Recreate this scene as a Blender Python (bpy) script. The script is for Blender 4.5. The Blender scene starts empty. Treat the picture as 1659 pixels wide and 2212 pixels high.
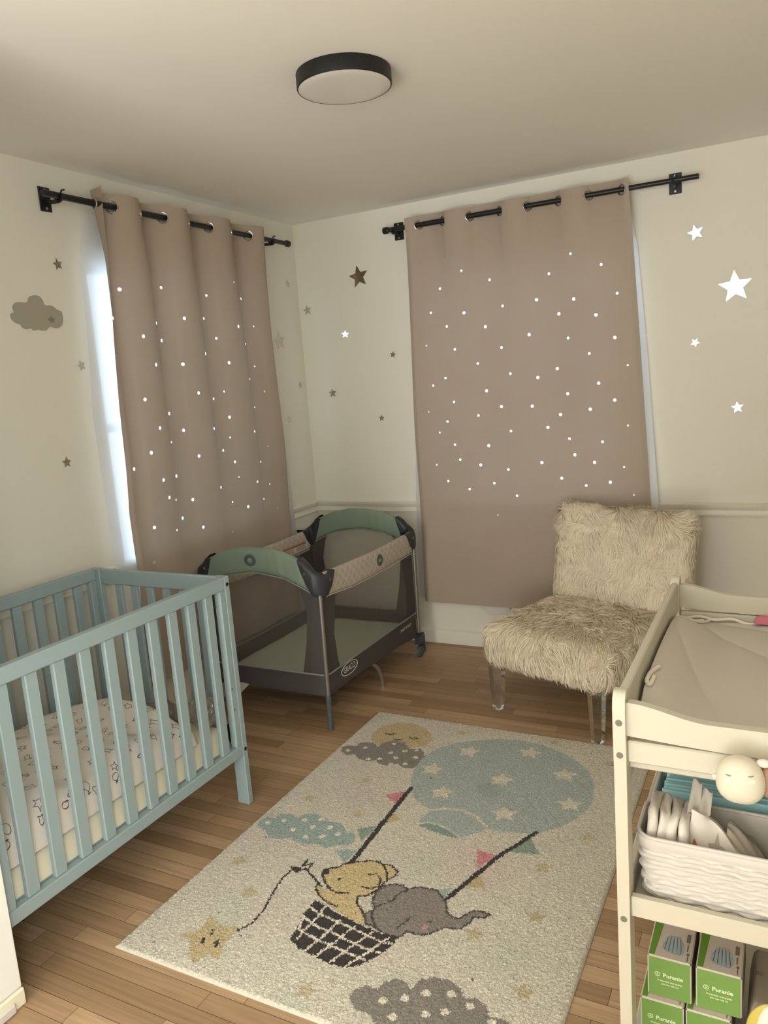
import bpy, math, random
import numpy as np
from mathutils import Vector, Matrix

random.seed(7)
rng = np.random.default_rng(11)
scene = bpy.context.scene
COL = scene.collection
PI = math.pi

SKY = 4.0
HALL = 122.0
UP_FILL = 230.0
SIDE = 66.0
LCOL = (.88, .97, 1.05)
EXPO = 0.22
ART=[('P','tan',[(0.962,-1.237),(0.946,-1.186),(0.953,-1.115),(0.999,-1.06),(1.069,-1.044),(1.136,-1.059),(1.193,-1.109),(1.218,-1.161),(1.214,-1.222),(1.168,-1.255),(1.114,-1.273),(1.055,-1.28),(1.0,-1.278)]),('L','dk',0.006,[(1.003,-1.167),(1.023,-1.174),(1.042,-1.154)]),('L','dk',0.006,[(1.116,-1.167),(1.145,-1.18),(1.156,-1.167),(1.137,-1.163)]),('L','dk',0.008,[(1.06,-1.206),(1.082,-1.207),(1.095,-1.196)]),('P','gry',[(0.891,-1.368),(0.882,-1.339),(0.902,-1.317),(0.934,-1.315),(0.94,-1.277),(0.981,-1.263),(1.028,-1.29),(1.029,-1.251),(1.066,-1.217),(1.12,-1.22),(1.162,-1.265),(1.204,-1.244),(1.232,-1.272),(1.243,-1.298),(1.261,-1.282),(1.27,-1.347),(1.247,-1.403),(1.205,-1.417),(1.168,-1.392),(1.137,-1.422),(1.095,-1.418),(1.073,-1.396),(1.042,-1.416),(1.003,-1.41),(0.966,-1.383),(0.933,-1.4)]),('D','crm',0.0125,[(0.922,-1.361),(0.98,-1.316),(1.038,-1.398),(1.08,-1.246),(1.101,-1.32),(1.083,-1.382),(1.151,-1.289),(1.141,-1.353),(1.193,-1.265),(1.217,-1.323),(1.146,-1.404),(1.199,-1.385)]),('P','bal',[(1.276,-1.492),(1.251,-1.411),(1.247,-1.316),(1.268,-1.229),(1.32,-1.159),(1.39,-1.108),(1.474,-1.065),(1.564,-1.045),(1.662,-1.054),(1.755,-1.093),(1.83,-1.144),(1.887,-1.206),(1.931,-1.294),(1.949,-1.416),(1.936,-1.496),(1.901,-1.574),(1.844,-1.643),(1.778,-1.678),(1.706,-1.695),(1.65,-1.695),(1.531,-1.66),(1.455,-1.642),(1.415,-1.649),(1.355,-1.616),(1.313,-1.565)]),('P','bal',[(1.427,-1.749),(1.419,-1.708),(1.431,-1.666),(1.47,-1.637),(1.515,-1.62),(1.577,-1.628),(1.646,-1.682),(1.65,-1.716),(1.615,-1.749),(1.595,-1.781),(1.547,-1.782),(1.485,-1.77)]),('L','crm2',0.011,[(1.41,-1.677),(1.44,-1.647),(1.484,-1.628),(1.54,-1.619),(1.596,-1.636),(1.652,-1.687)]),('P','teal',[(1.427,-1.749),(1.452,-1.733),(1.493,-1.732),(1.542,-1.749),(1.596,-1.78),(1.555,-1.781),(1.495,-1.774),(1.448,-1.763)]),('L','crm2',0.008,[(1.426,-1.747),(1.451,-1.731),(1.493,-1.73),(1.541,-1.747),(1.595,-1.777)]),('P','bal2',[(1.527,-1.472),(1.536,-1.426),(1.573,-1.405),(1.614,-1.424),(1.629,-1.468),(1.609,-1.508),(1.573,-1.505)]),('S','crm2',0.05,[(1.403,-1.207),(1.639,-1.136),(1.317,-1.387),(1.598,-1.375),(1.811,-1.263),(1.422,-1.534),(1.879,-1.454),(1.682,-1.589)]),('P','blu',[(0.894,-1.96),(0.88,-1.93),(0.893,-1.903),(0.927,-1.898),(0.927,-1.865),(0.97,-1.853),(1.004,-1.87),(1.011,-1.838),(1.049,-1.82),(1.102,-1.834),(1.12,-1.848),(1.159,-1.841),(1.193,-1.856),(1.21,-1.884),(1.24,-1.879),(1.266,-1.909),(1.259,-1.941),(1.22,-1.958),(1.195,-1.987),(1.155,-1.976),(1.123,-1.992),(1.073,-1.994),(1.049,-1.977),(1.014,-1.997),(0.975,-2.005),(0.942,-1.977)]),('D','crm',0.013,[(0.917,-1.93),(0.964,-1.899),(1.032,-1.869),(1.088,-1.843),(1.027,-1.932),(1.084,-1.897),(1.144,-1.877),(1.094,-1.956),(1.146,-1.934),(1.19,-1.902)]),('P','pnk',[(1.229,-1.62),(1.29,-1.57),(1.294,-1.665)]),('P','tan',[(1.307,-1.72),(1.36,-1.746),(1.315,-1.788)]),('P','grn',[(1.24,-1.852),(1.298,-1.808),(1.288,-1.913)]),('P','blu',[(1.228,-1.987),(1.299,-1.954),(1.293,-2.035)]),('P','grn',[(1.801,-1.683),(1.859,-1.772),(1.76,-1.791)]),('P','pnk',[(1.665,-1.819),(1.74,-1.823),(1.7,-1.902)]),('P','tan',[(1.722,-1.933),(1.757,-1.989),(1.683,-2.008)]),('P','blu',[(1.623,-2.046),(1.662,-2.019),(1.659,-2.079)]),('L','dk',0.019,[(1.3,-1.543),(1.312,-2.021)]),('L','dk',0.016,[(1.816,-1.658),(1.741,-1.829),(1.667,-2.073)]),('P','bear',[(1.262,-2.164),(1.27,-2.148),(1.291,-2.168),(1.332,-2.171),(1.383,-2.16),(1.413,-2.161),(1.423,-2.186),(1.446,-2.206),(1.466,-2.221),(1.494,-2.259),(1.461,-2.262),(1.412,-2.248),(1.365,-2.232),(1.322,-2.214),(1.281,-2.184)]),('P','bear',[(1.415,-1.994),(1.443,-1.99),(1.474,-2.012),(1.475,-2.037),(1.462,-2.061)]),('L','dk',0.005,[(1.415,-1.994),(1.443,-1.99),(1.474,-2.012),(1.475,-2.037),(1.462,-2.061)]),('P','bear',[(1.258,-2.111),(1.249,-2.088),(1.262,-2.073),(1.283,-2.065),(1.292,-2.041),(1.321,-2.02),(1.361,-1.994),(1.39,-1.99),(1.416,-1.997),(1.445,-2.029),(1.46,-2.062),(1.458,-2.094),(1.451,-2.122),(1.436,-2.149),(1.413,-2.161),(1.381,-2.158),(1.344,-2.169),(1.319,-2.164),(1.286,-2.142)]),('L','dk',0.005,[(1.381,-2.158),(1.344,-2.169),(1.319,-2.164),(1.286,-2.142),(1.258,-2.111),(1.249,-2.088),(1.262,-2.073),(1.283,-2.065),(1.292,-2.041),(1.321,-2.02),(1.361,-1.994),(1.39,-1.99),(1.416,-1.997),(1.445,-2.029),(1.46,-2.062),(1.458,-2.094),(1.451,-2.122),(1.436,-2.149),(1.413,-2.161)]),('L','dk',0.005,[(1.413,-2.161),(1.423,-2.186),(1.446,-2.206),(1.466,-2.221),(1.494,-2.259)]),('L','dk',0.005,[(1.27,-2.148),(1.267,-2.168),(1.281,-2.184),(1.311,-2.206),(1.35,-2.221),(1.376,-2.222)]),('P','dk',[(1.253,-2.103),(1.251,-2.085),(1.264,-2.074),(1.274,-2.098),(1.267,-2.109)]),('P','dk',[(1.316,-2.118),(1.312,-2.103),(1.325,-2.098),(1.323,-2.118)]),('L','dk',0.005,[(1.395,-2.058),(1.416,-2.047),(1.441,-2.063),(1.45,-2.097),(1.431,-2.117),(1.404,-2.115)]),('P','ele',[(1.463,-2.161),(1.457,-2.125),(1.461,-2.093),(1.488,-2.07),(1.515,-2.066),(1.539,-2.078),(1.557,-2.059),(1.598,-2.049),(1.626,-2.05),(1.652,-2.073),(1.669,-2.09),(1.69,-2.127),(1.712,-2.143),(1.732,-2.138),(1.747,-2.11),(1.759,-2.091),(1.784,-2.087),(1.807,-2.089),(1.796,-2.11),(1.779,-2.114),(1.766,-2.119),(1.765,-2.146),(1.753,-2.172),(1.732,-2.183),(1.708,-2.187),(1.693,-2.206),(1.672,-2.233),(1.645,-2.241),(1.615,-2.24),(1.609,-2.261),(1.594,-2.277),(1.569,-2.272),(1.528,-2.262),(1.491,-2.255),(1.468,-2.22),(1.489,-2.195)]),('L','dk2',0.005,[(1.463,-2.161),(1.457,-2.125),(1.461,-2.093),(1.488,-2.07),(1.515,-2.066),(1.539,-2.078),(1.557,-2.059),(1.598,-2.049),(1.626,-2.05),(1.652,-2.073),(1.669,-2.09),(1.69,-2.127),(1.712,-2.143),(1.732,-2.138),(1.747,-2.11),(1.759,-2.091),(1.784,-2.087),(1.807,-2.089),(1.796,-2.11),(1.779,-2.114),(1.766,-2.119),(1.765,-2.146),(1.753,-2.172),(1.732,-2.183),(1.708,-2.187),(1.693,-2.206),(1.672,-2.233),(1.645,-2.241),(1.615,-2.24),(1.609,-2.261),(1.594,-2.277),(1.569,-2.272),(1.528,-2.262),(1.491,-2.255),(1.468,-2.22),(1.489,-2.195),(1.463,-2.161)]),('L','dk2',0.004,[(1.484,-2.185),(1.498,-2.165),(1.519,-2.142),(1.523,-2.1),(1.542,-2.08)]),('L','dk2',0.004,[(1.484,-2.185),(1.492,-2.222),(1.528,-2.262)]),('L','dk2',0.004,[(1.583,-2.24),(1.595,-2.208),(1.6,-2.185)]),('D','dk2',0.007,[(1.658,-2.181)]),('D','pnk2',0.012,[(1.654,-2.208)]),('P','dk',[(1.302,-2.223),(1.328,-2.229),(1.408,-2.252),(1.487,-2.268),(1.559,-2.275),(1.601,-2.267),(1.601,-2.307),(1.585,-2.351),(1.554,-2.401),(1.527,-2.423),(1.472,-2.43),(1.418,-2.419),(1.365,-2.411),(1.323,-2.392),(1.317,-2.354),(1.302,-2.293),(1.3,-2.255)]),('L','crm',0.007,[(1.34,-2.384),(1.34,-2.347),(1.347,-2.285),(1.345,-2.234)]),('L','crm',0.007,[(1.385,-2.416),(1.402,-2.354),(1.416,-2.269)]),('L','crm',0.007,[(1.424,-2.421),(1.443,-2.363),(1.468,-2.275)]),('L','crm',0.007,[(1.474,-2.42),(1.501,-2.34),(1.526,-2.279)]),('L','crm',0.007,[(1.519,-2.42),(1.547,-2.361),(1.578,-2.283)]),('L','crm',0.007,[(1.292,-2.252),(1.341,-2.27),(1.414,-2.28),(1.466,-2.286),(1.52,-2.297),(1.569,-2.302),(1.597,-2.299)]),('L','crm',0.007,[(1.309,-2.3),(1.372,-2.319),(1.415,-2.323),(1.469,-2.332),(1.53,-2.343),(1.582,-2.342)]),('L','crm',0.007,[(1.315,-2.347),(1.386,-2.361),(1.451,-2.37),(1.501,-2.375),(1.558,-2.381)]),('L','crm',0.007,[(1.306,-2.295),(1.322,-2.344)]),('L','dk',0.007,[(1.16,-2.415),(1.182,-2.379),(1.179,-2.312),(1.158,-2.238),(1.147,-2.177),(1.151,-2.124),(1.171,-2.111)]),('L','dk',0.006,[(1.171,-2.111),(1.136,-2.112),(1.167,-2.129),(1.17,-2.109),(1.171,-2.061),(1.177,-2.094),(1.198,-2.071),(1.199,-2.103),(1.177,-2.114),(1.175,-2.135),(1.173,-2.11)]),('L','dk',0.007,[(1.187,-2.104),(1.236,-2.131),(1.283,-2.162)]),('P','tan',[(1.039,-2.396),(1.105,-2.42),(1.157,-2.409),(1.159,-2.452),(1.164,-2.493),(1.185,-2.532),(1.143,-2.527),(1.125,-2.575),(1.085,-2.535),(1.051,-2.502),(1.01,-2.495),(1.051,-2.465),(1.053,-2.433)]),('L','dk',0.009,[(1.09,-2.443),(1.099,-2.46)]),('L','dk',0.009,[(1.087,-2.483),(1.098,-2.498)]),('L','dk',0.008,[(1.133,-2.471),(1.131,-2.483),(1.141,-2.48),(1.14,-2.493)]),('P','gry',[(1.581,-2.506),(1.579,-2.481),(1.602,-2.456),(1.637,-2.457),(1.638,-2.43),(1.663,-2.406),(1.695,-2.41),(1.714,-2.425),(1.721,-2.388),(1.753,-2.366),(1.791,-2.359),(1.826,-2.372),(1.848,-2.399),(1.877,-2.387),(1.91,-2.402),(1.924,-2.427),(1.949,-2.423),(1.983,-2.431),(1.967,-2.49),(1.836,-2.558),(1.74,-2.586),(1.681,-2.558),(1.657,-2.535),(1.617,-2.537)]),('D','crm',0.014,[(1.664,-2.484),(1.711,-2.456),(1.754,-2.421),(1.815,-2.399),(1.87,-2.417),(1.821,-2.456),(1.779,-2.481),(1.707,-2.519),(1.935,-2.443)]),('S','tan2',0.028,[(1.315,-1.059),(1.708,-1.018),(1.954,-1.125),(1.11,-1.551),(0.972,-1.741),(1.197,-1.77),(1.98,-1.624)]),('S','tan2',0.032,[(0.956,-2.151),(1.087,-2.266),(1.466,-2.53),(1.889,-1.83),(1.93,-2.054),(1.794,-2.181),(1.977,-2.328)])]
HOLES_LEFT=[(-1.29,2.059,0.0048),(-1.468,1.98,0.0078),(-1.205,2.006,0.0064),(-0.735,2.058,0.0048),(-0.897,1.99,0.0064),(-0.642,1.988,0.0064),(-1.536,1.86,0.0078),(-1.282,1.848,0.0064),(-1.116,1.872,0.0078),(-0.943,1.88,0.0064),(-0.724,1.845,0.0078),(-0.566,1.851,0.0048),(-1.397,1.787,0.0078),(-1.251,1.774,0.0078),(-0.869,1.788,0.0064),(-0.656,1.761,0.0048),(-0.976,1.714,0.0078),(-1.336,1.667,0.0078),(-1.146,1.667,0.0078),(-0.814,1.668,0.0078),(-0.592,1.647,0.0048),(-0.655,1.583,0.0048),(-0.859,1.53,0.0048),(-1.074,1.532,0.0078),(-0.54,1.514,0.0048),(-1.428,1.522,0.0078),(-0.947,1.499,0.0064),(-0.634,1.437,0.0048),(-1.551,1.484,0.0078),(-1.265,1.451,0.0078),(-0.843,1.402,0.0078),(-1.361,1.394,0.0078),(-1.18,1.368,0.0078),(-0.979,1.358,0.0064),(-0.667,1.314,0.0064),(-0.853,1.302,0.0048),(-1.277,1.323,0.0048),(-0.551,1.225,0.0032),(-1.429,1.293,0.0078),(-0.915,1.244,0.0064),(-1.11,1.24,0.0078),(-0.836,1.177,0.0064),(-0.626,1.15,0.0048),(-1.524,1.235,0.0078),(-1.264,1.167,0.0078),(-1.373,1.165,0.0078),(-0.816,1.097,0.0032),(-0.673,1.051,0.0064),(-0.551,1.02,0.0048),(-0.961,1.067,0.0064),(-1.34,1.081,0.0078),(-1.284,1.06,0.0048),(-1.16,1.04,0.0078),(-0.613,0.949,0.0048),(-0.869,0.978,0.0048),(-0.761,0.934,0.0078),(-0.495,0.879,0.0032),(-1.56,1.057,0.0048),(-1.238,0.966,0.0078),(-1.442,0.964,0.0078),(-1.298,0.922,0.0048),(-1.106,0.896,0.0078),(-0.886,0.826,0.0048),(-1.454,0.808,0.0078)]
HOLES_BACK=[(0.959,2.111,0.0032),(1.614,2.054,0.0064),(1.055,2.047,0.0064),(1.755,1.987,0.0064),(1.196,1.986,0.0064),(1.502,1.977,0.0064),(0.928,1.973,0.0064),(1.826,1.847,0.0064),(1.437,1.861,0.0078),(1.622,1.843,0.0078),(1.261,1.85,0.0064),(0.87,1.856,0.0064),(1.055,1.837,0.0078),(1.545,1.782,0.0078),(1.726,1.758,0.0078),(0.956,1.778,0.0064),(1.163,1.757,0.0078),(1.394,1.696,0.0078),(1.587,1.662,0.0064),(1.811,1.645,0.0078),(0.834,1.69,0.0048),(0.994,1.657,0.0064),(1.245,1.645,0.0064),(1.689,1.58,0.0064),(1.113,1.575,0.0064),(1.527,1.519,0.0078),(1.868,1.511,0.0048),(1.287,1.511,0.0064),(1.428,1.482,0.0078),(0.931,1.513,0.0064),(1.73,1.435,0.0078),(0.859,1.478,0.0064),(1.153,1.432,0.0078),(1.575,1.393,0.0078),(0.972,1.385,0.0064),(1.804,1.35,0.0078),(1.23,1.347,0.0078),(1.394,1.341,0.0078),(0.824,1.34,0.0048),(1.686,1.312,0.0078),(1.102,1.307,0.0064),(1.535,1.292,0.0078),(0.928,1.283,0.0064),(1.863,1.225,0.0048),(0.879,1.226,0.0048),(1.276,1.219,0.0064),(1.468,1.23,0.0078),(1.575,1.169,0.0064),(0.961,1.157,0.0064),(1.148,1.146,0.0078),(1.74,1.15,0.0064),(1.599,1.087,0.0078),(0.984,1.075,0.0064),(0.845,1.05,0.0048),(1.096,1.044,0.0078),(1.427,1.05,0.0078),(1.697,1.048,0.0078),(1.838,1.022,0.0048),(1.247,1.017,0.0064),(1.524,0.967,0.0078),(0.903,0.958,0.0064),(1.164,0.944,0.0064),(1.769,0.947,0.0078),(1.023,0.913,0.0064),(1.649,0.93,0.0064),(1.285,0.876,0.0064),(1.88,0.882,0.0048),(0.885,0.801,0.0032),(1.172,0.77,0.0048)]
# ------------------------------------------------------------------ colours and materials
def lin(c):
    c = c / 255.0
    return c / 12.92 if c <= 0.04045 else ((c + 0.055) / 1.055) ** 2.4
def rgb(c):
    return (lin(c[0]), lin(c[1]), lin(c[2]), 1.0)

def new_mat(name):
    m = bpy.data.materials.new(name); m.use_nodes = True
    nt = m.node_tree; nt.nodes.clear()
    out = nt.nodes.new('ShaderNodeOutputMaterial')
    return m, nt, out

def mat(name, col, rough=0.6, metal=0.0, spec=0.4, bump=None, vary=None, sheen=0.0, stretch=None):
    m, nt, out = new_mat(name)
    b = nt.nodes.new('ShaderNodeBsdfPrincipled')
    b.inputs['Base Color'].default_value = rgb(col)
    b.inputs['Roughness'].default_value = rough
    b.inputs['Metallic'].default_value = metal
    b.inputs['Specular IOR Level'].default_value = spec
    if sheen:
        b.inputs['Sheen Weight'].default_value = sheen
    nt.links.new(b.outputs[0], out.inputs[0])
    if bump or vary:
        tc = nt.nodes.new('ShaderNodeTexCoord')
        mp = nt.nodes.new('ShaderNodeMapping')
        nt.links.new(tc.outputs['Object'], mp.inputs[0])
        if stretch: mp.inputs['Scale'].default_value = stretch
    if vary:
        n = nt.nodes.new('ShaderNodeTexNoise'); n.inputs['Scale'].default_value = vary[0]; n.inputs['Detail'].default_value = 4
        nt.links.new(mp.outputs[0], n.inputs['Vector'])
        mx = nt.nodes.new('ShaderNodeMix'); mx.data_type = 'RGBA'
        k = vary[1]
        mx.inputs[6].default_value = rgb([max(0, x * (1 - k)) for x in col])
        mx.inputs[7].default_value = rgb([min(255, x * (1 + k)) for x in col])
        nt.links.new(n.outputs[0], mx.inputs[0]); nt.links.new(mx.outputs[2], b.inputs['Base Color'])
    if bump:
        n2 = nt.nodes.new('ShaderNodeTexNoise'); n2.inputs['Scale'].default_value = bump[0]; n2.inputs['Detail'].default_value = 3
        nt.links.new(mp.outputs[0], n2.inputs['Vector'])
        bp = nt.nodes.new('ShaderNodeBump'); bp.inputs['Strength'].default_value = bump[1]; bp.inputs['Distance'].default_value = bump[2]
        nt.links.new(n2.outputs[0], bp.inputs['Height']); nt.links.new(bp.outputs[0], b.inputs['Normal'])
    return m

def attr_mat(name, attr, rough=0.95, bump=None, sheen=0.0, gain=1.0):
    m, nt, out = new_mat(name)
    b = nt.nodes.new('ShaderNodeBsdfPrincipled'); b.inputs['Roughness'].default_value = rough
    b.inputs['Specular IOR Level'].default_value = 0.1; b.inputs['Sheen Weight'].default_value = sheen
    a = nt.nodes.new('ShaderNodeAttribute'); a.attribute_name = attr
    nt.links.new(a.outputs['Color'], b.inputs['Base Color'])
    if bump:
        tc = nt.nodes.new('ShaderNodeTexCoord')
        n2 = nt.nodes.new('ShaderNodeTexNoise'); n2.inputs['Scale'].default_value = bump[0]
        nt.links.new(tc.outputs['Object'], n2.inputs['Vector'])
        bp = nt.nodes.new('ShaderNodeBump'); bp.inputs['Strength'].default_value = bump[1]; bp.inputs['Distance'].default_value = bump[2]
        nt.links.new(n2.outputs[0], bp.inputs['Height']); nt.links.new(bp.outputs[0], b.inputs['Normal'])
    nt.links.new(b.outputs[0], out.inputs[0])
    return m

def sheer_mat(name, col, opacity, transl=0.6):
    """thin cloth: part light passes straight through, part is scattered to both sides"""
    m, nt, out = new_mat(name)
    d = nt.nodes.new('ShaderNodeBsdfDiffuse'); d.inputs[0].default_value = rgb(col)
    t = nt.nodes.new('ShaderNodeBsdfTranslucent'); t.inputs[0].default_value = rgb(col)
    mx = nt.nodes.new('ShaderNodeMixShader'); mx.inputs[0].default_value = transl
    nt.links.new(d.outputs[0], mx.inputs[1]); nt.links.new(t.outputs[0], mx.inputs[2])
    tr = nt.nodes.new('ShaderNodeBsdfTransparent')
    m2 = nt.nodes.new('ShaderNodeMixShader'); m2.inputs[0].default_value = opacity
    nt.links.new(tr.outputs[0], m2.inputs[1]); nt.links.new(mx.outputs[0], m2.inputs[2])
    nt.links.new(m2.outputs[0], out.inputs[0])
    return m

def curtain_mat(name, col, transl):
    """heavy woven cloth that lets a little daylight glow through"""
    m = mat(name, col, 0.9, spec=0.1, bump=(900, 0.25, 0.0006), vary=(3, 0.03))
    nt = m.node_tree
    out = next(n for n in nt.nodes if n.type == 'OUTPUT_MATERIAL'); b = next(n for n in nt.nodes if n.type == 'BSDF_PRINCIPLED')
    t = nt.nodes.new('ShaderNodeBsdfTranslucent'); t.inputs[0].default_value = rgb(col)
    mx = nt.nodes.new('ShaderNodeMixShader'); mx.inputs[0].default_value = transl
    nt.links.new(b.outputs[0], mx.inputs[1]); nt.links.new(t.outputs[0], mx.inputs[2]); nt.links.new(mx.outputs[0], out.inputs[0])
    return m

def pane_mat(name):
    m, nt, out = new_mat(name)
    tr = nt.nodes.new('ShaderNodeBsdfTransparent'); tr.inputs[0].default_value = (0.95, 0.97, 0.97, 1)
    g = nt.nodes.new('ShaderNodeBsdfGlossy'); g.inputs['Roughness'].default_value = 0.02
    mx = nt.nodes.new('ShaderNodeMixShader'); mx.inputs[0].default_value = 0.06
    nt.links.new(tr.outputs[0], mx.inputs[1]); nt.links.new(g.outputs[0], mx.inputs[2])
    nt.links.new(mx.outputs[0], out.inputs[0])
    return m

def acrylic_mat(name):
    m, nt, out = new_mat(name)
    g = nt.nodes.new('ShaderNodeBsdfPrincipled')
    g.inputs['Base Color'].default_value = (0.97, 0.98, 0.98, 1); g.inputs['Roughness'].default_value = 0.02
    g.inputs['Transmission Weight'].default_value = 1.0; g.inputs['IOR'].default_value = 1.45
    nt.links.new(g.outputs[0], out.inputs[0])
    return m

def floor_mat():
    m, nt, out = new_mat('oak_strip_floor')
    L = nt.links.new
    b = nt.nodes.new('ShaderNodeBsdfPrincipled')
    tc = nt.nodes.new('ShaderNodeTexCoord')
    br = nt.nodes.new('ShaderNodeTexBrick')
    br.offset = 0.37; br.offset_frequency = 3; br.squash = 1.0
    br.inputs['Scale'].default_value = 1.0
    br.inputs['Brick Width'].default_value = 0.62; br.inputs['Row Height'].default_value = 0.057
    br.inputs['Mortar Size'].default_value = 0.0009; br.inputs['Mortar Smooth'].default_value = 0.2
    br.inputs['Bias'].default_value = 0.0
    br.inputs['Color1'].default_value = (0, 0, 0, 1); br.inputs['Color2'].default_value = (1, 1, 1, 1); br.inputs['Mortar'].default_value = (0.5, 0.5, 0.5, 1)
    # wobble board ends by row
    sx = nt.nodes.new('ShaderNodeSeparateXYZ'); L(tc.outputs['Object'], sx.inputs[0])
    dv = nt.nodes.new('ShaderNodeMath'); dv.operation = 'DIVIDE'; dv.inputs[1].default_value = 0.057; L(sx.outputs[1], dv.inputs[0])
    fl = nt.nodes.new('ShaderNodeMath'); fl.operation = 'FLOOR'; L(dv.outputs[0], fl.inputs[0])
    wn = nt.nodes.new('ShaderNodeTexWhiteNoise'); wn.noise_dimensions = '1D'; L(fl.outputs[0], wn.inputs['W'])
    ad = nt.nodes.new('ShaderNodeMath'); ad.operation = 'ADD'; L(sx.outputs[0], ad.inputs[0]); L(wn.outputs['Value'], ad.inputs[1])
    cx = nt.nodes.new('ShaderNodeCombineXYZ'); L(ad.outputs[0], cx.inputs[0]); L(sx.outputs[1], cx.inputs[1])
    L(cx.outputs[0], br.inputs['Vector'])
    ramp = nt.nodes.new('ShaderNodeValToRGB'); e = ramp.color_ramp.elements
    e[0].position = 0.0; e[0].color = rgb(FLOOR[0]); e[1].position = 1.0; e[1].color = rgb(FLOOR[2])
    x = ramp.color_ramp.elements.new(0.5); x.color = rgb(FLOOR[1])
    L(br.outputs['Color'], ramp.inputs[0])
    # grain stretched along the boards
    mp = nt.nodes.new('ShaderNodeMapping'); mp.inputs['Scale'].default_value = (2.0, 60.0, 1.0); L(cx.outputs[0], mp.inputs[0])
    gn = nt.nodes.new('ShaderNodeTexNoise'); gn.inputs['Scale'].default_value = 1.6; gn.inputs['Detail'].default_value = 6; gn.inputs['Distortion'].default_value = 0.6
    L(mp.outputs[0], gn.inputs['Vector'])
    gr = nt.nodes.new('ShaderNodeValToRGB'); gr.color_ramp.elements[0].position = 0.3; gr.color_ramp.elements[0].color = (0.72, 0.70, 0.68, 1)
    gr.color_ramp.elements[1].position = 0.7; gr.color_ramp.elements[1].color = (1.08, 1.06, 1.04, 1)
    L(gn.outputs[0], gr.inputs[0])
    mu = nt.nodes.new('ShaderNodeMix'); mu.data_type = 'RGBA'; mu.blend_type = 'MULTIPLY'; mu.inputs[0].default_value = 0.8
    L(ramp.outputs[0], mu.inputs[6]); L(gr.outputs[0], mu.inputs[7])
    mm = nt.nodes.new('ShaderNodeMix'); mm.data_type = 'RGBA'; mm.blend_type = 'MIX'
    L(br.outputs['Fac'], mm.inputs[0]); L(mu.outputs[2], mm.inputs[6]); mm.inputs[7].default_value = rgb((92, 66, 44))
    L(mm.outputs[2], b.inputs['Base Color'])
    b.inputs['Roughness'].default_value = 0.38; b.inputs['Specular IOR Level'].default_value = 0.35
    bp = nt.nodes.new('ShaderNodeBump'); bp.inputs['Strength'].default_value = 0.15; bp.inputs['Distance'].default_value = 0.001
    L(gn.outputs[0], bp.inputs['Height']); L(bp.outputs[0], b.inputs['Normal'])
    L(b.outputs[0], out.inputs[0])
    return m

def quilt_mat(name, col, line):
    """grey beige cloth with a diamond stitch"""
    m, nt, out = new_mat(name)
    L = nt.links.new
    b = nt.nodes.new('ShaderNodeBsdfPrincipled'); b.inputs['Roughness'].default_value = 0.9; b.inputs['Specular IOR Level'].default_value = 0.1
    tc = nt.nodes.new('ShaderNodeTexCoord')
    w = []
    for ang in (PI / 4, -PI / 4):
        mp = nt.nodes.new('ShaderNodeMapping'); mp.inputs['Rotation'].default_value = (ang, 0, 0); mp.inputs['Scale'].default_value = (0.0, 1.0, 1.0)
        L(tc.outputs['Object'], mp.inputs[0])
        wv = nt.nodes.new('ShaderNodeTexWave'); wv.bands_direction = 'Y'; wv.inputs['Scale'].default_value = 9.0; wv.inputs['Distortion'].default_value = 0.8; wv.inputs['Detail Scale'].default_value = 20
        L(mp.outputs[0], wv.inputs['Vector']); w.append(wv)
    mn = nt.nodes.new('ShaderNodeMath'); mn.operation = 'MAXIMUM'; L(w[0].outputs['Fac'], mn.inputs[0]); L(w[1].outputs['Fac'], mn.inputs[1])
    rp = nt.nodes.new('ShaderNodeValToRGB'); rp.color_ramp.elements[0].position = 0.82; rp.color_ramp.elements[1].position = 0.99
    rp.color_ramp.elements[0].color = rgb(col); rp.color_ramp.elements[1].color = rgb(line)
    L(mn.outputs[0], rp.inputs[0]); L(rp.outputs[0], b.inputs['Base Color'])
    bp = nt.nodes.new('ShaderNodeBump'); bp.inputs['Strength'].default_value = 0.5; bp.inputs['Distance'].default_value = 0.003; bp.invert = True
    L(mn.outputs[0], bp.inputs['Height']); L(bp.outputs[0], b.inputs['Normal'])
    L(b.outputs[0], out.inputs[0])
    return m

WALL = (228, 223, 209)
FLOOR = ((160, 131, 100), (181, 151, 119), (197, 167, 134))
M = {}
M['wall'] = mat('painted_wall', WALL, 0.75, spec=0.25, bump=(60, 0.08, 0.002))
M['ceiling'] = mat('painted_ceiling', (236, 231, 220), 0.85, spec=0.2, bump=(40, 0.08, 0.002))
M['trim'] = mat('painted_trim', (228, 222, 208), 0.45, spec=0.4)
M['jamb'] = mat('white_gloss_paint', (245, 245, 240), 0.4)
M['floor'] = floor_mat()
M['pane'] = pane_mat('window_pane')
M['black'] = mat('matt_black_metal', (18, 18, 19), 0.42, spec=0.5)
M['screw'] = mat('bright_screw', (190, 190, 185), 0.3, metal=1.0)
M['chrome'] = mat('brushed_nickel', (200, 196, 186), 0.22, metal=1.0)
M['curtain'] = curtain_mat('taupe_lined_cloth', (178, 162, 146), 0.07)
M['liner'] = sheer_mat('white_sheer_lining', (240, 240, 242), 0.92, 0.6)
M['lamp_black'] = mat('satin_black', (20, 20, 20), 0.5)
M['diffuser'] = mat('opal_diffuser', (214, 208, 200), 0.12, spec=0.5)
M['mirror'] = mat('mirror_film', (214, 208, 196), 0.06, metal=1.0)
M['mirror_dull'] = mat('dull_silver_film', (150, 146, 128), 0.35, metal=0.6)
M['crib'] = mat('blue_painted_wood', (151, 168, 170), 0.5, spec=0.35, bump=(30, 0.05, 0.002))
M['dark_hole'] = mat('dark_bolt', (28, 28, 30), 0.5)
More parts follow.
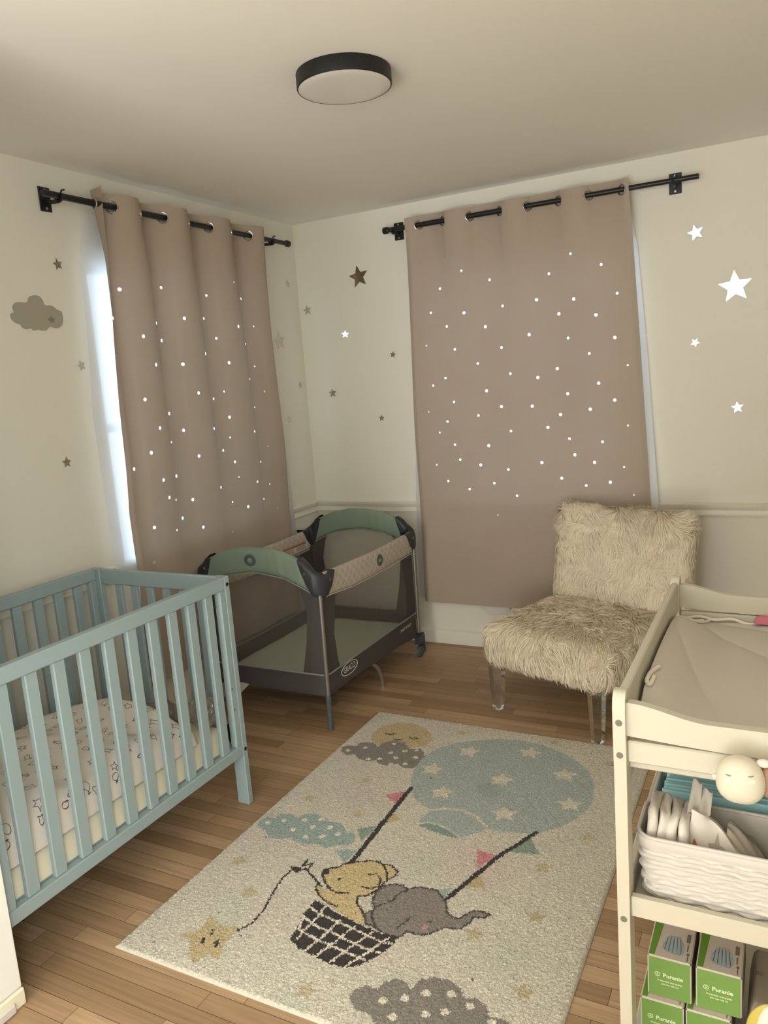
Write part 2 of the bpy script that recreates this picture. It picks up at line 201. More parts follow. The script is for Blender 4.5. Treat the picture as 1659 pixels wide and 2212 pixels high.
M['mattress'] = mat('cream_mattress_cloth', (240, 232, 208), 0.9, spec=0.1, bump=(90, 0.2, 0.002))
M['comforter'] = mat('white_printed_cotton', (232, 224, 212), 0.92, spec=0.1, bump=(500, 0.1, 0.001))
M['print'] = mat('grey_drawn_print', (104, 94, 88), 0.9, spec=0.1)
M['greycloth'] = mat('grey_plush', (132, 124, 116), 0.95, spec=0.1, bump=(200, 0.5, 0.004))
M['greige'] = mat('beige_cloth', (196, 184, 170), 0.95, spec=0.1)
M['sage'] = mat('sage_green_cloth', (130, 147, 130), 0.85, spec=0.15, bump=(300, 0.2, 0.001), sheen=0.2)
M['quilt'] = quilt_mat('quilted_grey_cloth', (186, 176, 164), (200, 191, 178))
M['char'] = mat('charcoal_cloth', (84, 79, 78), 0.9, spec=0.15, bump=(600, 0.15, 0.001))
M['chardk'] = mat('dark_charcoal_plastic', (54, 55, 60), 0.45, spec=0.4)
M['net'] = sheer_mat('dark_netting', (146, 138, 128), 0.24, 0.4)
M['padgrn'] = mat('grey_green_pad', (184, 189, 172), 0.9, spec=0.1)
M['piping'] = mat('grey_piping', (138, 138, 138), 0.8)
M['tube'] = mat('grey_metal_tube', (150, 144, 134), 0.4, metal=0.7)
M['slate'] = mat('slate_plastic', (84, 92, 94), 0.5)
M['white_ink'] = mat('white_ink', (225, 220, 212), 0.7)
M['orange_ink'] = mat('orange_ink', (176, 110, 60), 0.7)
M['label'] = mat('white_label', (214, 210, 202), 0.7)
M['fur'] = mat('cream_fur', (240, 222, 198), 0.85, spec=0.15, vary=(14, 0.10))
M['furbase'] = mat('cream_fur_backing', (228, 216, 190), 0.95, spec=0.1, bump=(120, 0.8, 0.01))
M['acrylic'] = acrylic_mat('clear_acrylic')
M['tablewhite'] = mat('white_painted_wood', (198, 192, 175), 0.5, spec=0.35)
M['hole'] = mat('shadowed_bolt_hole', (120, 112, 98), 0.8)
M['padgrey'] = mat('grey_pad_cover', (197, 189, 179), 0.95, spec=0.08, bump=(350, 0.25, 0.001))
M['cord'] = mat('white_cotton_cord', (224, 214, 202), 0.9, bump=(400, 0.4, 0.002))
M['pink'] = mat('pink_cloth', (196, 112, 128), 0.9)
M['basket'] = mat('white_plastic_weave', (202, 196, 190), 0.45, spec=0.4)
M['bluepad'] = mat('blue_pad_film', (158, 205, 216), 0.55, spec=0.35, bump=(60, 0.2, 0.002))
M['diaper'] = mat('white_diaper_film', (214, 206, 196), 0.5, spec=0.4, bump=(70, 0.35, 0.003))
M['diaper_red'] = mat('printed_red', (186, 96, 104), 0.6)
M['diaper_grn'] = mat('printed_green', (140, 172, 120), 0.6)
M['diaper_gry'] = mat('printed_grey', (168, 160, 150), 0.6)
M['diaper_blu'] = mat('printed_blue', (128, 160, 196), 0.6)
M['pouch'] = mat('grey_pouch_cloth', (172, 162, 150), 0.7, bump=(90, 0.3, 0.003))
M['pouchdk'] = mat('dark_grey_pouch_trim', (120, 114, 104), 0.7)
M['green'] = mat('green_card', (116, 152, 78), 0.55)
M['greendk'] = mat('leaf_green_card', (106, 148, 54), 0.55)
M['card'] = mat('white_card', (206, 194, 182), 0.6)
M['cardside'] = mat('grey_card_edge', (150, 140, 128), 0.7)
M['maskblue'] = mat('pale_blue_print', (164, 177, 184), 0.7)
M['inkgrey'] = mat('grey_print', (120, 114, 108), 0.7)
M['paleink'] = mat('pale_green_print', (226, 236, 200), 0.6)
M['packgrey'] = mat('grey_wipes_film', (160, 148, 134), 0.5)
M['yellow'] = mat('yellow_print', (206, 188, 92), 0.5)
M['packwhite'] = mat('white_wipes_film', (232, 228, 222), 0.4)
M['toy'] = mat('cream_toy_plastic', (210, 203, 184), 0.5)
M['toycheek'] = mat('pale_cream_toy', (226, 220, 204), 0.5)
M['toyear'] = mat('pale_pink_toy', (232, 212, 204), 0.6)
M['toyeye'] = mat('grey_green_stitch', (120, 134, 124), 0.7)
M['tan'] = mat('tan_plush', (170, 140, 110), 0.95, bump=(300, 0.6, 0.004))
M['paper'] = mat('white_paper', (214, 206, 198), 0.8)
M['rug'] = attr_mat('woven_pile', 'pile_colour', 0.95, bump=(260, 0.6, 0.004), sheen=0.15)
M['rughem'] = mat('rug_binding', (214, 204, 186), 0.9)
def bag_mat():
    m, nt, out = new_mat('clear_bag_film')
    tr = nt.nodes.new('ShaderNodeBsdfTransparent'); tr.inputs[0].default_value = (0.88, 0.87, 0.84, 1)
    g = nt.nodes.new('ShaderNodeBsdfGlossy'); g.inputs['Roughness'].default_value = 0.15
    d = nt.nodes.new('ShaderNodeBsdfDiffuse'); d.inputs[0].default_value = rgb((190, 180, 166))
    a = nt.nodes.new('ShaderNodeMixShader'); a.inputs[0].default_value = 0.35
    nt.links.new(g.outputs[0], a.inputs[1]); nt.links.new(d.outputs[0], a.inputs[2]); a.inputs[0].default_value = 0.7
    mx = nt.nodes.new('ShaderNodeMixShader'); mx.inputs[0].default_value = 0.4
    nt.links.new(tr.outputs[0], mx.inputs[1]); nt.links.new(a.outputs[0], mx.inputs[2])
    nt.links.new(mx.outputs[0], out.inputs[0])
    return m
M['bag'] = bag_mat()

# ------------------------------------------------------------------ mesh builder
class MB:
    def __init__(s): s.v = []; s.f = []; s.m = []
    def add(s, vs, fs, mi=0):
        o = len(s.v); s.v += [tuple(map(float, p)) for p in vs]
        for f in fs: s.f.append(tuple(i + o for i in f)); s.m.append(mi)
    def box(s, x0, x1, y0, y1, z0, z1, b=0.0, mi=0, rot=None):
        """box with chamfered edges; rot = (Matrix 3x3, pivot)"""
        if x0 > x1: x0, x1 = x1, x0
        if y0 > y1: y0, y1 = y1, y0
        if z0 > z1: z0, z1 = z1, z0
        b = min(b, (x1 - x0) * .45, (y1 - y0) * .45, (z1 - z0) * .45)
        if b <= 0:
            vs = [(x, y, z) for x in (x0, x1) for y in (y0, y1) for z in (z0, z1)]
            fs = [(0, 1, 3, 2), (4, 6, 7, 5), (0, 4, 5, 1), (2, 3, 7, 6), (0, 2, 6, 4), (1, 5, 7, 3)]
        else:
            vs = []; idx = {}
            for i, (x, sx) in enumerate(((x0, 1), (x1, -1))):
                for j, (y, sy) in enumerate(((y0, 1), (y1, -1))):
                    for k, (z, sz) in enumerate(((z0, 1), (z1, -1))):
                        for a in range(3):
                            p = [x + sx * b, y + sy * b, z + sz * b]
                            p[a] = (x, y, z)[a]
                            idx[i, j, k, a] = len(vs); vs.append(tuple(p))
            fs = []
            for i in (0, 1): fs.append(tuple(idx[i, j, k, 0] for j, k in ((0, 0), (0, 1), (1, 1), (1, 0))))
            for j in (0, 1): fs.append(tuple(idx[i, j, k, 1] for i, k in ((0, 0), (1, 0), (1, 1), (0, 1))))
            for k in (0, 1): fs.append(tuple(idx[i, j, k, 2] for i, j in ((0, 0), (0, 1), (1, 1), (1, 0))))
            for j in (0, 1):
                for k in (0, 1): fs.append((idx[0, j, k, 1], idx[1, j, k, 1], idx[1, j, k, 2], idx[0, j, k, 2]))
            for i in (0, 1):
                for k in (0, 1): fs.append((idx[i, 0, k, 0], idx[i, 1, k, 0], idx[i, 1, k, 2], idx[i, 0, k, 2]))
                for j in (0, 1): fs.append((idx[i, j, 0, 0], idx[i, j, 1, 0], idx[i, j, 1, 1], idx[i, j, 0, 1]))
                for j in (0, 1):
                    for k in (0, 1): fs.append(tuple(idx[i, j, k, a] for a in range(3)))
        if rot:
            R, pv = rot; pv = Vector(pv)
            vs = [tuple(R @ (Vector(p) - pv) + pv) for p in vs]
        s.add(vs, fs, mi); return s
    def tube(s, pts, r, seg=12, mi=0, cap=True, closed=False, squash=1.0):
        P = [Vector(p) for p in pts]; n = len(P)
        rr = r if isinstance(r, (list, tuple)) else [r] * n
        T = []
        for i in range(n):
            if closed: t = P[(i + 1) % n] - P[i - 1]
            else: t = P[min(i + 1, n - 1)] - P[max(i - 1, 0)]
            T.append(t.normalized() if t.length > 1e-9 else Vector((0, 0, 1)))
        a = Vector((0, 0, 1)) if abs(T[0].z) < .9 else Vector((1, 0, 0))
        N = (a - T[0] * a.dot(T[0])).normalized()
        vs = []; 
        for i in range(n):
            N = (N - T[i] * N.dot(T[i])).normalized(); B = T[i].cross(N)
            for k in range(seg):
                c = 2 * PI * k / seg
                vs.append(tuple(P[i] + (N * math.cos(c) * squash + B * math.sin(c)) * rr[i]))
        fs = []
        for i in range(n if closed else n - 1):
            j = (i + 1) % n
            for k in range(seg): fs.append((i * seg + k, i * seg + (k + 1) % seg, j * seg + (k + 1) % seg, j * seg + k))
        if cap and not closed: fs += [tuple(range(seg))[::-1], tuple((n - 1) * seg + k for k in range(seg))]
        s.add(vs, fs, mi); return s
    def lathe(s, prof, c=(0, 0, 0), axis='Z', seg=32, mi=0, cap=True):
        vs = []
        for r, h in prof:
            for k in range(seg):
                a = 2 * PI * k / seg; p = (r * math.cos(a), r * math.sin(a), h)
                if axis == 'X': p = (p[2], p[0], p[1])
                elif axis == 'Y': p = (p[0], p[2], p[1])
                vs.append((p[0] + c[0], p[1] + c[1], p[2] + c[2]))
        fs = []
        for i in range(len(prof) - 1):
            for k in range(seg): fs.append((i * seg + k, i * seg + (k + 1) % seg, (i + 1) * seg + (k + 1) % seg, (i + 1) * seg + k))
        if cap: fs += [tuple(range(seg))[::-1], tuple((len(prof) - 1) * seg + k for k in range(seg))]
        s.add(vs, fs, mi); return s
    def prism(s, poly, f0, f1, mi=0, mi_side=None):
        """poly: 2-D outline; f0, f1 map (a, b) to the two faces"""
        n = len(poly); vs = [f0(*p) for p in poly] + [f1(*p) for p in poly]
        s.add(vs, [tuple(range(n))[::-1], tuple(range(n, 2 * n))], mi)
        s.add(vs, [(i, (i + 1) % n, n + (i + 1) % n, n + i) for i in range(n)], mi if mi_side is None else mi_side); return s
    def grid(s, nu, nv, fn, mi=0, wrap=False):
        vs = [fn(i / nu, j / nv) for j in range(nv + 1) for i in range(nu + (0 if wrap else 1))]
        w = nu if wrap else nu + 1
        fs = [(j * w + i, j * w + (i + 1) % w, (j + 1) * w + (i + 1) % w, (j + 1) * w + i) for j in range(nv) for i in range(nu)]
        s.add(vs, fs, mi); return s
    def sphere(s, c, r, nu=24, nv=14, mi=0, power=None):
        def f(u, v):
            a = 2 * PI * u; b = PI * (v - .5)
            x, y, z = math.cos(a) * math.cos(b), math.sin(a) * math.cos(b), math.sin(b)
            return (c[0] + r[0] * x, c[1] + r[1] * y, c[2] + r[2] * z)
        return s.grid(nu, nv, f, mi, wrap=True)

OFF = {}
def obj(name, mb, mats, parent=None, smooth=35, kind=None, label=None):
    me = bpy.data.meshes.new(name)
    off = OFF.get(parent.name, Vector((0, 0, 0))) if parent else Vector((0, 0, 0))
    me.from_pydata([(x - off.x, y - off.y, z - off.z) for x, y, z in mb.v], [], mb.f)
    for m in (mats if isinstance(mats, (list, tuple)) else [mats]): me.materials.append(m)
    me.polygons.foreach_set('material_index', mb.m)
    me.validate(); me.update()
    import bmesh
    bm = bmesh.new(); bm.from_mesh(me); bmesh.ops.recalc_face_normals(bm, faces=bm.faces); bm.to_mesh(me); bm.free()
    if smooth:
        me.shade_smooth(); me.set_sharp_from_angle(angle=math.radians(smooth))
    o = bpy.data.objects.new(name, me); COL.objects.link(o)
    if parent: o.parent = parent; OFF[o.name] = off
    if kind: o['kind'] = kind
    if label: o['label'] = label
    return o

def tag(o, label, cat, group=None, kind=None):
    o['label'] = label; o['category'] = cat
    if group: o['group'] = group
    if kind: o['kind'] = kind
    return o

def thing(name, label, cat, loc=(0, 0, 0), rotz=0.0, group=None, local=False):
    """an Empty at the thing's base; unless local, its parts are written in room coordinates"""
    o = bpy.data.objects.new(name, None); COL.objects.link(o)
    o.empty_display_size = 0.05; o.location = loc; o.rotation_euler = (0, 0, rotz)
    OFF[o.name] = Vector((0, 0, 0)) if local else Vector(loc)
    return tag(o, label, cat, group)

def text_mb(txt, size, bold=0.0, align='CENTER', shear=0.0, space=1.0):
    cu = bpy.data.curves.new('lettering', 'FONT'); cu.body = txt; cu.size = size; cu.align_x = align; cu.align_y = 'CENTER'
    cu.offset = bold; cu.shear = shear; cu.space_character = space; cu.resolution_u = 3
    o = bpy.data.objects.new('lettering', cu); COL.objects.link(o)
    dg = bpy.context.evaluated_depsgraph_get()
    me = bpy.data.meshes.new_from_object(o.evaluated_get(dg))
    vs = [tuple(v.co) for v in me.vertices]; fs = [tuple(p.vertices) for p in me.polygons]
    bpy.data.objects.remove(o); bpy.data.curves.remove(cu); bpy.data.meshes.remove(me)
    return vs, fs

def smooth_path(pts, n=8, closed=False):
    """Catmull-Rom through the points"""
    P = [np.array(p, float) for p in pts]; out = []
    m = len(P)
    for i in range(m if closed else m - 1):
        if closed: a, b, c, d = P[i - 1], P[i], P[(i + 1) % m], P[(i + 2) % m]
        else: a, b, c, d = P[max(i - 1, 0)], P[i], P[i + 1], P[min(i + 2, m - 1)]
        for k in range(n):
            t = k / n
            out.append(tuple(.5 * ((2 * b) + (c - a) * t + (2 * a - 5 * b + 4 * c - d) * t * t + (3 * b - a - 3 * c + d) * t ** 3)))
    if not closed: out.append(tuple(P[-1]))
    return out

def interp(x, xs, ys): return float(np.interp(x, xs, ys))
def sstep(a, b, x):
    t = min(1, max(0, (x - a) / (b - a))); return t * t * (3 - 2 * t)

# ------------------------------------------------------------------ the room
RX = 2.84          # right wall
H = 2.44
RY = -13.0          # rear end of the hall the picture is taken from, stretched to flatten falloff
WL = dict(y0=-1.58, y1=-0.47, z0=0.72, z1=2.10)   # window in the left wall
WB = dict(x0=0.78, x1=1.90, z0=0.72, z1=2.10)     # window in the back wall
def struct(name, mb, m, smooth=0, parent=None): return obj(name, mb, m, parent, smooth, kind=None if parent else 'structure')

struct('floor', MB().box(-0.14, RX + .12, RY - .12, 0.14, -0.06, 0.0), M['floor'])
struct('ceiling', MB().box(-0.14, RX + .12, RY - .12, 0.14, H, H + .08), M['ceiling'])
b = MB()
b.box(-.12, 0, RY, WL['y0'], 0, H); b.box(-.12, 0, WL['y1'], 0.12, 0, H)
b.box(-.12, 0, WL['y0'], WL['y1'], 0, WL['z0']); b.box(-.12, 0, WL['y0'], WL['y1'], WL['z1'], H)
struct('wall_left', b, M['wall'])
b = MB()
b.box(0, WB['x0'], 0, .12, 0, H); b.box(WB['x1'], RX + .12, 0, .12, 0, H)
b.box(WB['x0'], WB['x1'], 0, .12, 0, WB['z0']); b.box(WB['x0'], WB['x1'], 0, .12, WB['z1'], H)
struct('wall_back', b, M['wall'])
struct('wall_right', MB().box(RX, RX + .12, RY, 0, 0, H), M['wall'])
struct('wall_rear', MB().box(0, RX, RY - .12, RY, 0, H), M['wall'])
struct('wall_front', MB().box(0, .765, -2.985, -2.875, 0, H), M['jamb'])
# end of the front wall: the white door jamb beside the camera, its plinth worn at the foot
jb = MB()
jb.box(.767, .776, -2.992, -2.868, 0.05, H, .001); jb.box(.776, .792, -2.995, -2.840, 0.05, H, .003)
pl = MB(); pl.box(.776, .798, -3.0, -2.838, 0, .048, .004, 0)
pl.box(.778, .806, -2.99, -2.87, 0.0, .030, .006, 1)
dj = struct('door_1', jb, M['jamb'], 30)
struct('plinth', pl, [M['mattress'], M['paper']], 30, parent=dj)

def rail_profile(): return [(0, 0), (.014, 0.0), (.016, .006), (.010, .010), (.008, .028), (.012, .034), (.016, .040), (.020, .048), (.022, .058), (.012, .062), (0, .064)]
ZR = 0.772
def moulding(name, prof, z0, along, a0, a1):
    mb = MB()
    if along == 'x': mb.prism(prof, lambda d, z: (a0, -d, z0 + z), lambda d, z: (a1, -d, z0 + z))
    else: mb.prism(prof, lambda d, z: (d, a0, z0 + z), lambda d, z: (d, a1, z0 + z))
    return struct(name, mb, M['trim'], 25)
moulding('trim_1', rail_profile(), ZR, 'x', 0.0, RX)
moulding('trim_2', rail_profile(), ZR, 'y', -2.87, -0.023)
bp = [(0, 0), (.016, 0), (.016, .062), (.012, .074), (.006, .080), (0, .080)]
moulding('baseboard_back', bp, 0.001, 'x', 0.0, RX)
moulding('baseboard_left', bp, 0.001, 'y', -2.87, -0.017)

def window(name, along, a0, a1, z0, z1):
    def bx(mb, u0, u1, d0, d1, w0, w1, bv=.004):
        if along == 'x': mb.box(u0, u1, d0, d1, w0, w1, bv)
        else: mb.box(-d1, -d0, u0, u1, w0, w1, bv)
    fr = MB(); t = .045
    bx(fr, a0, a0 + t, .03, .10, z0, z1); bx(fr, a1 - t, a1, .03, .10, z0, z1)
    bx(fr, a0 + t, a1 - t, .03, .10, z0, z0 + t); bx(fr, a0 + t, a1 - t, .03, .10, z1 - t, z1)
    w = struct(name, fr, M['jamb'], 30)
    zm = (z0 + z1) / 2
    s = MB(); bx(s, a0 + t, a1 - t, .05, .085, zm - .02, zm + .02); struct('meeting_rail', s, M['jamb'], 30, w)
    g = MB(); bx(g, a0 + t, a1 - t, .064, .068, z0 + t, zm - .02, 0); bx(g, a0 + t, a1 - t, .064, .068, zm + .02, z1 - t, 0)
    struct('pane', g, M['pane'], 0, w)
window('window_1', 'y', WL['y0'], WL['y1'], WL['z0'], WL['z1'])
window('window_2', 'x', WB['x0'], WB['x1'], WB['z0'], WB['z1'])
# ------------------------------------------------------------------ curtain rods
ZROD = 2.306; DROD = 0.080
def place(along):
    """(s along the wall, d out of the wall, z) -> room"""
    return (lambda s, d, z: (s, -d, z)) if along == 'x' else (lambda s, d, z: (d, s, z))
def rod(label, along, s0, s1, brackets, knobs):
    W = place(along)
    t = thing('curtain_rod', label, 'curtain rod', W((s0 + s1) / 2, DROD, ZROD))
    mid = (s0 + s1) / 2
    obj('rod_tube', MB().tube([W(s0, DROD, ZROD), W(mid, DROD, ZROD)], .0128, 16).tube([W(mid, DROD, ZROD), W(s1, DROD, ZROD)], .0118, 16), M['black'], t)
    for sb in brackets:
        b = MB()
        if along == 'x': b.box(sb - .027, sb + .027, -.006, -.001, ZROD - .045, ZROD + .045, .002)
        else: b.box(.001, .006, sb - .027, sb + .027, ZROD - .045, ZROD + .045, .002)
        b.tube([W(sb, .004, ZROD - .012), W(sb, .05, ZROD - .016), W(sb, .078, ZROD - .018)], .008, 10)
        # cradle under the rod
        b.tube([W(sb, DROD + .019 * math.sin(a), ZROD - .019 * math.cos(a)) for a in np.linspace(-1.9, 1.9, 13)], .0055, 8)
        br = obj('bracket', b, M['black'], t)
        for dz in (-.034, .034):
            obj('screw', MB().tube([W(sb, .006, ZROD + dz), W(sb, .0095, ZROD + dz)], .005, 10), M['screw'], br, label='bright screw head')
        hk = MB().tube(smooth_path([W(sb + .012, DROD, ZROD + .010), W(sb + .012, DROD + .002, ZROD + .018), W(sb + .016, DROD + .006, ZROD + .023), W(sb + .024, DROD + .008, ZROD + .025)], 4), .0032, 8)
        obj('thumb_screw', hk, M['black'], br)
    for sk, sign in knobs:
        k = MB().tube([W(sk, DROD, ZROD), W(sk + sign * .006, DROD, ZROD), W(sk + sign * .012, DROD, ZROD), W(sk + sign * .034, DROD, ZROD), W(sk + sign * .038, DROD, ZROD)], [.012, .013, .0175, .0175, .014], 18)
        obj('finial', k, M['black'], t)
    return t
rod('black curtain rod over the left window, round knob near the corner', 'y', -1.80, -.21, (-1.725, -.335), ((-.21, 1),))
rod('black curtain rod over the back window, plain cut right end', 'x', .645, 2.185, (.678, 2.078), ((.660, -1),))

# ------------------------------------------------------------------ curtains with punched stars
def curtain(label, along, ztop, zbot, edge0, edge1, gs, amp, decay, resid, base, holes, liner0, liner1, lw, flap=0.0):
    """edge0(z), edge1(z): where the two side edges hang; gs: where the grommets sit on the rod"""
    W = place(along)
    t = thing('curtain', label, 'curtain', W((edge0(zbot) + edge1(zbot)) / 2, base(zbot), zbot), group=None)
    e0, e1 = edge0(ZROD), edge1(ZROD)
    ug = [(g - e0) / (e1 - e0) for g in gs]
    us = [-0.02 - ug[0]] + ug + [2.04 - ug[-1]]
    ph = [-PI - .0] + [k * PI for k in range(len(ug))] + [(len(ug)) * PI]
    us[0] = ug[0] - (ug[2] - ug[1]); us[-1] = ug[-1] + (ug[-2] - ug[-3])
    def off(u, z):
        p = np.interp(u, us, ph)
        k = math.exp(-max(0, 2.34 - z) / decay)
        a = amp * k + resid * (1 - .5 * sstep(1.2, .4, z))
        soft = .006 * (1 - k) * (math.sin(u * 7.1 + z * .8) + .6 * math.sin(u * 15.3 - z * 1.1 + 2))
        w = -math.sin(p)
        w = math.copysign(abs(w) ** .8, w)
        # the two side hems turn back towards the wall
        e = min(u, 1 - u)
        hem = -.016 * (1 - sstep(0, .022, e)) * (1 - .6 * k)
        if flap and u > ug[-1]:
            q = sstep(ug[-1], 1, u); kk = math.exp(-max(0, 2.34 - z) / .45)
            return base(z) + a * w + soft + hem * (1 - q * kk) + flap * q * kk
        return base(z) + a * w + soft + hem
    def pt(u, z):
        s = edge0(z) + u * (edge1(z) - edge0(z))
        return W(s, off(u, z), z)
    nu, nv = 132, 232
    top = lambda u: ztop + .006 * math.sin(np.interp(u, us, ph))
    Z = lambda u, v: zbot + v * (top(u) - zbot)
    vs = [pt(i / nu, Z(i / nu, j / nv)) for j in range(nv + 1) for i in range(nu + 1)]
    alive = np.ones((nv, nu), bool)
    fs = []
    def punch(u, z, r, half, seg_extra=0):
        i = int(round(u * nu)); j = int(round((z - zbot) / (top(u) - zbot) * nv))
        i = min(max(i, half), nu - half); j = min(max(j, half), nv - half)
        if not alive[j - half:j + half, i - half:i + half].all(): return
        alive[j - half:j + half, i - half:i + half] = False
        ring = [(i - half + k, j - half) for k in range(2 * half)] + [(i + half, j - half + k) for k in range(2 * half)] + \
               [(i + half - k, j + half) for k in range(2 * half)] + [(i - half, j + half - k) for k in range(2 * half)]
        wid = abs(edge1(z) - edge0(z)); o = len(vs)
        for (a, bb) in ring:
            du = (a / nu - u) * wid; dz = Z(a / nu, bb / nv) - z
            L = math.hypot(du, dz); 
            vs.append(pt(u + du / L * r / wid, z + dz / L * r))
        n = len(ring); idx = [bb * (nu + 1) + a for a, bb in ring]
        for k in range(n): fs.append((idx[k], idx[(k + 1) % n], o + (k + 1) % n, o + k))
    for s, z, r in holes:
        u = (s - edge0(z)) / (edge1(z) - edge0(z))
        if 0.02 < u < .98: punch(u, z, r, 2)
    zg = ZROD - .002
    for u in ug: punch(u, zg, .0195, 3)
    for j in range(nv):
        for i in range(nu):
            if alive[j, i]: fs.append((j * (nu + 1) + i, j * (nu + 1) + i + 1, (j + 1) * (nu + 1) + i + 1, (j + 1) * (nu + 1) + i))
    mb = MB(); mb.add(vs, fs)
    p = obj('curtain_panel', mb, M['curtain'], t, smooth=80)
    # stitched header line and bottom hem, raised on the cloth
    for u in ug:
        c = np.array(pt(u, zg)); du = np.array(pt(u + .012, zg)) - np.array(pt(u - .012, zg)); du /= np.linalg.norm(du)
        ring = [tuple(c + .0225 * (math.cos(a) * du + math.sin(a) * np.array([0, 0, 1]))) for a in np.linspace(0, 2 * PI, 28, endpoint=False)]
        obj('grommet', MB().tube(ring, .0036, 8, closed=True), M['chrome'], t)
    # white lining hung behind the cloth
    zt = ZROD - .03
    def lf(u, v):
        z = zbot + .012 + v * (zt - zbot - .012)
        s = liner0(z) + u * (liner1(z) - liner0(z))
        d = lw(u, z) + .004 * math.sin(u * 40 + z * 2) * sstep(2.2, 1.6, z)
        return W(s, d, z)
    lm = MB().grid(90, 80, lf)
    obj('lining', lm, M['liner'], t, smooth=80, label='white sheer lining')
    return t

def lut(pairs):
    zs = [p[0] for p in pairs]; ss = [p[1] for p in pairs]
    return lambda z: float(np.interp(z, zs, ss))
curtain('taupe curtain punched with small star holes, hanging on the left wall behind the playard', 'y', 2.357, .262,
        lut([(.26, -.36), (.73, -.372), (.98, -.385), (1.37, -.41), (1.86, -.439), (2.36, -.458)]),
        lut([(.26, -1.545), (.8, -1.548), (1.05, -1.572), (1.5, -1.570), (1.85, -1.560), (2.1, -1.558), (2.36, -1.580)]),
        [-.548, -.69, -.856, -1.0, -1.168, -1.305, -1.464, -1.555], .036, .42, .008,
        lambda z: .083 - .028 * sstep(1.3, .75, z), HOLES_LEFT,
        lut([(.26, -.27), (.7, -.283), (.97, -.293), (1.37, -.319), (1.87, -.354), (2.11, -.377), (2.3, -.50)]),
        lut([(.26, -1.645), (.83, -1.663), (1.47, -1.674), (2.09, -1.623), (2.26, -1.571)]),
        lambda u, z: .030 + .018 * sstep(.93, 1.0, u) * sstep(2.2, 1.7, z) - .012 * sstep(.07, 0, u), flap=.050)
curtain('taupe curtain punched with small star holes, hanging on the back wall behind the fluffy chair', 'x', 2.350, .258,
        lut([(.26, .704), (.75, .714), (1.32, .728), (2.0, .749), (2.35, .762)]),
        lut([(.26, 1.985), (.86, 1.956), (1.13, 1.947), (1.57, 1.927), (2.05, 1.903), (2.35, 1.886)]),
        [.831, .966, 1.113, 1.271, 1.412, 1.564, 1.706, 1.855], .030, .20, .003,
        lambda z: .083 - .030 * sstep(1.3, .75, z), HOLES_BACK,
        lut([(.26, .662), (.74, .674), (.98, .686), (1.32, .711), (2.01, .729), (2.3, .78)]),
        lut([(.26, 2.0), (.86, 1.992), (1.2, 1.970), (1.57, 1.948), (2.05, 1.912), (2.2, 1.89), (2.3, 1.86)]),
        lambda u, z: .026 - .010 * sstep(.06, 0, u) + .02 * sstep(.95, 1, u) * sstep(1.6, .9, z))
# a corner of the back lining droops below the hem
dr = MB()
dr.prism([(1.018, .262), (1.060, .222), (1.085, .206), (1.15, .212), (1.205, .236), (1.21, .262)], lambda x, z: (x, -.034, z), lambda x, z: (x, -.037, z))
o = obj('lining_flap', dr, M['paper'], None); tag(o, 'white cloth flap drooping below the hem of the back curtain', 'cloth')

# ------------------------------------------------------------------ ceiling lamp
LX, LY, LR = 1.355, -1.745, .141
t = thing('ceiling_lamp', 'round flush ceiling lamp with black drum rim and white opal cover', 'ceiling lamp', (LX, LY, H))
obj('drum', MB().lathe([(LR, H - .0005), (LR + .0015, H - .004), (LR + .0015, 2.398), (LR, 2.396), (LR - .004, 2.396), (LR - .004, H - .0005)], (LX, LY, 0), 'Z', 64, cap=False), M['lamp_black'], t)
obj('opal_cover', MB().lathe([(.0005, 2.3905), (.06, 2.3907), (.11, 2.3915), (LR - .012, 2.393), (LR - .003, 2.396), (LR - .0035, 2.402)], (LX, LY, 0), 'Z', 64), M['diffuser'], t, smooth=60)

# ------------------------------------------------------------------ mirror stickers on the walls
def star_pts(R, r, rot, n=5): return [((R if k % 2 == 0 else r) * math.cos(rot + PI / 2 + k * PI / n), (R if k % 2 == 0 else r) * math.sin(rot + PI / 2 + k * PI / n)) for k in range(2 * n)]
def star(along, s, z, R, rot, label, material='mirror', yaw=0.0, pitch=0.0, lift=.0012, ratio=.45):
    mb = MB(); pts = star_pts(R, R * ratio, math.radians(rot))
    if along == 'x': pts = [(-a, b) for a, b in pts]
    def face(d):
        # yaw and pitch turn some mirror stickers so they catch the hall light
        return lambda a, b: place(along)(s + a, lift + d + math.tan(math.radians(yaw)) * a + math.tan(math.radians(pitch)) * b + abs(math.tan(math.radians(yaw))) * R + abs(math.tan(math.radians(pitch))) * R, z + b)
    mb.prism(pts, face(0.0), face(.0018))
    o = obj('star_sticker', mb, M[material], None, smooth=20)
    return tag(o, label, 'wall sticker', 'star stickers on the walls')
# left wall
star('y', -1.705, 2.068, .024, 12, 'small grey star on the left wall above the cloud sticker', 'mirror_dull')
star('y', -1.797, 1.300, .023, 0, 'small grey star on the left wall, low between cloud sticker and crib', 'mirror_dull')
star('y', -1.774, 1.854, .016, 10, 'tiny dark star stuck on the grey cloud sticker', 'mirror_dull', lift=.0042)
star('y', -1.658, 1.676, .022, 20, 'pale star on the left wall at the edge of the white curtain lining')
star('y', -.102, 2.107, .024, 0, 'faint small star on the left wall, highest beside the room corner')
star('y', -.235, 1.785, .052, 8, 'large faint star on the left wall between curtain and room corner')
star('y', -.069, 1.533, .020, 15, 'faint small star on the left wall, closest to the room corner')
star('y', -.217, 1.344, .022, 25, 'faint small star on the left wall, lowest right of the curtain')
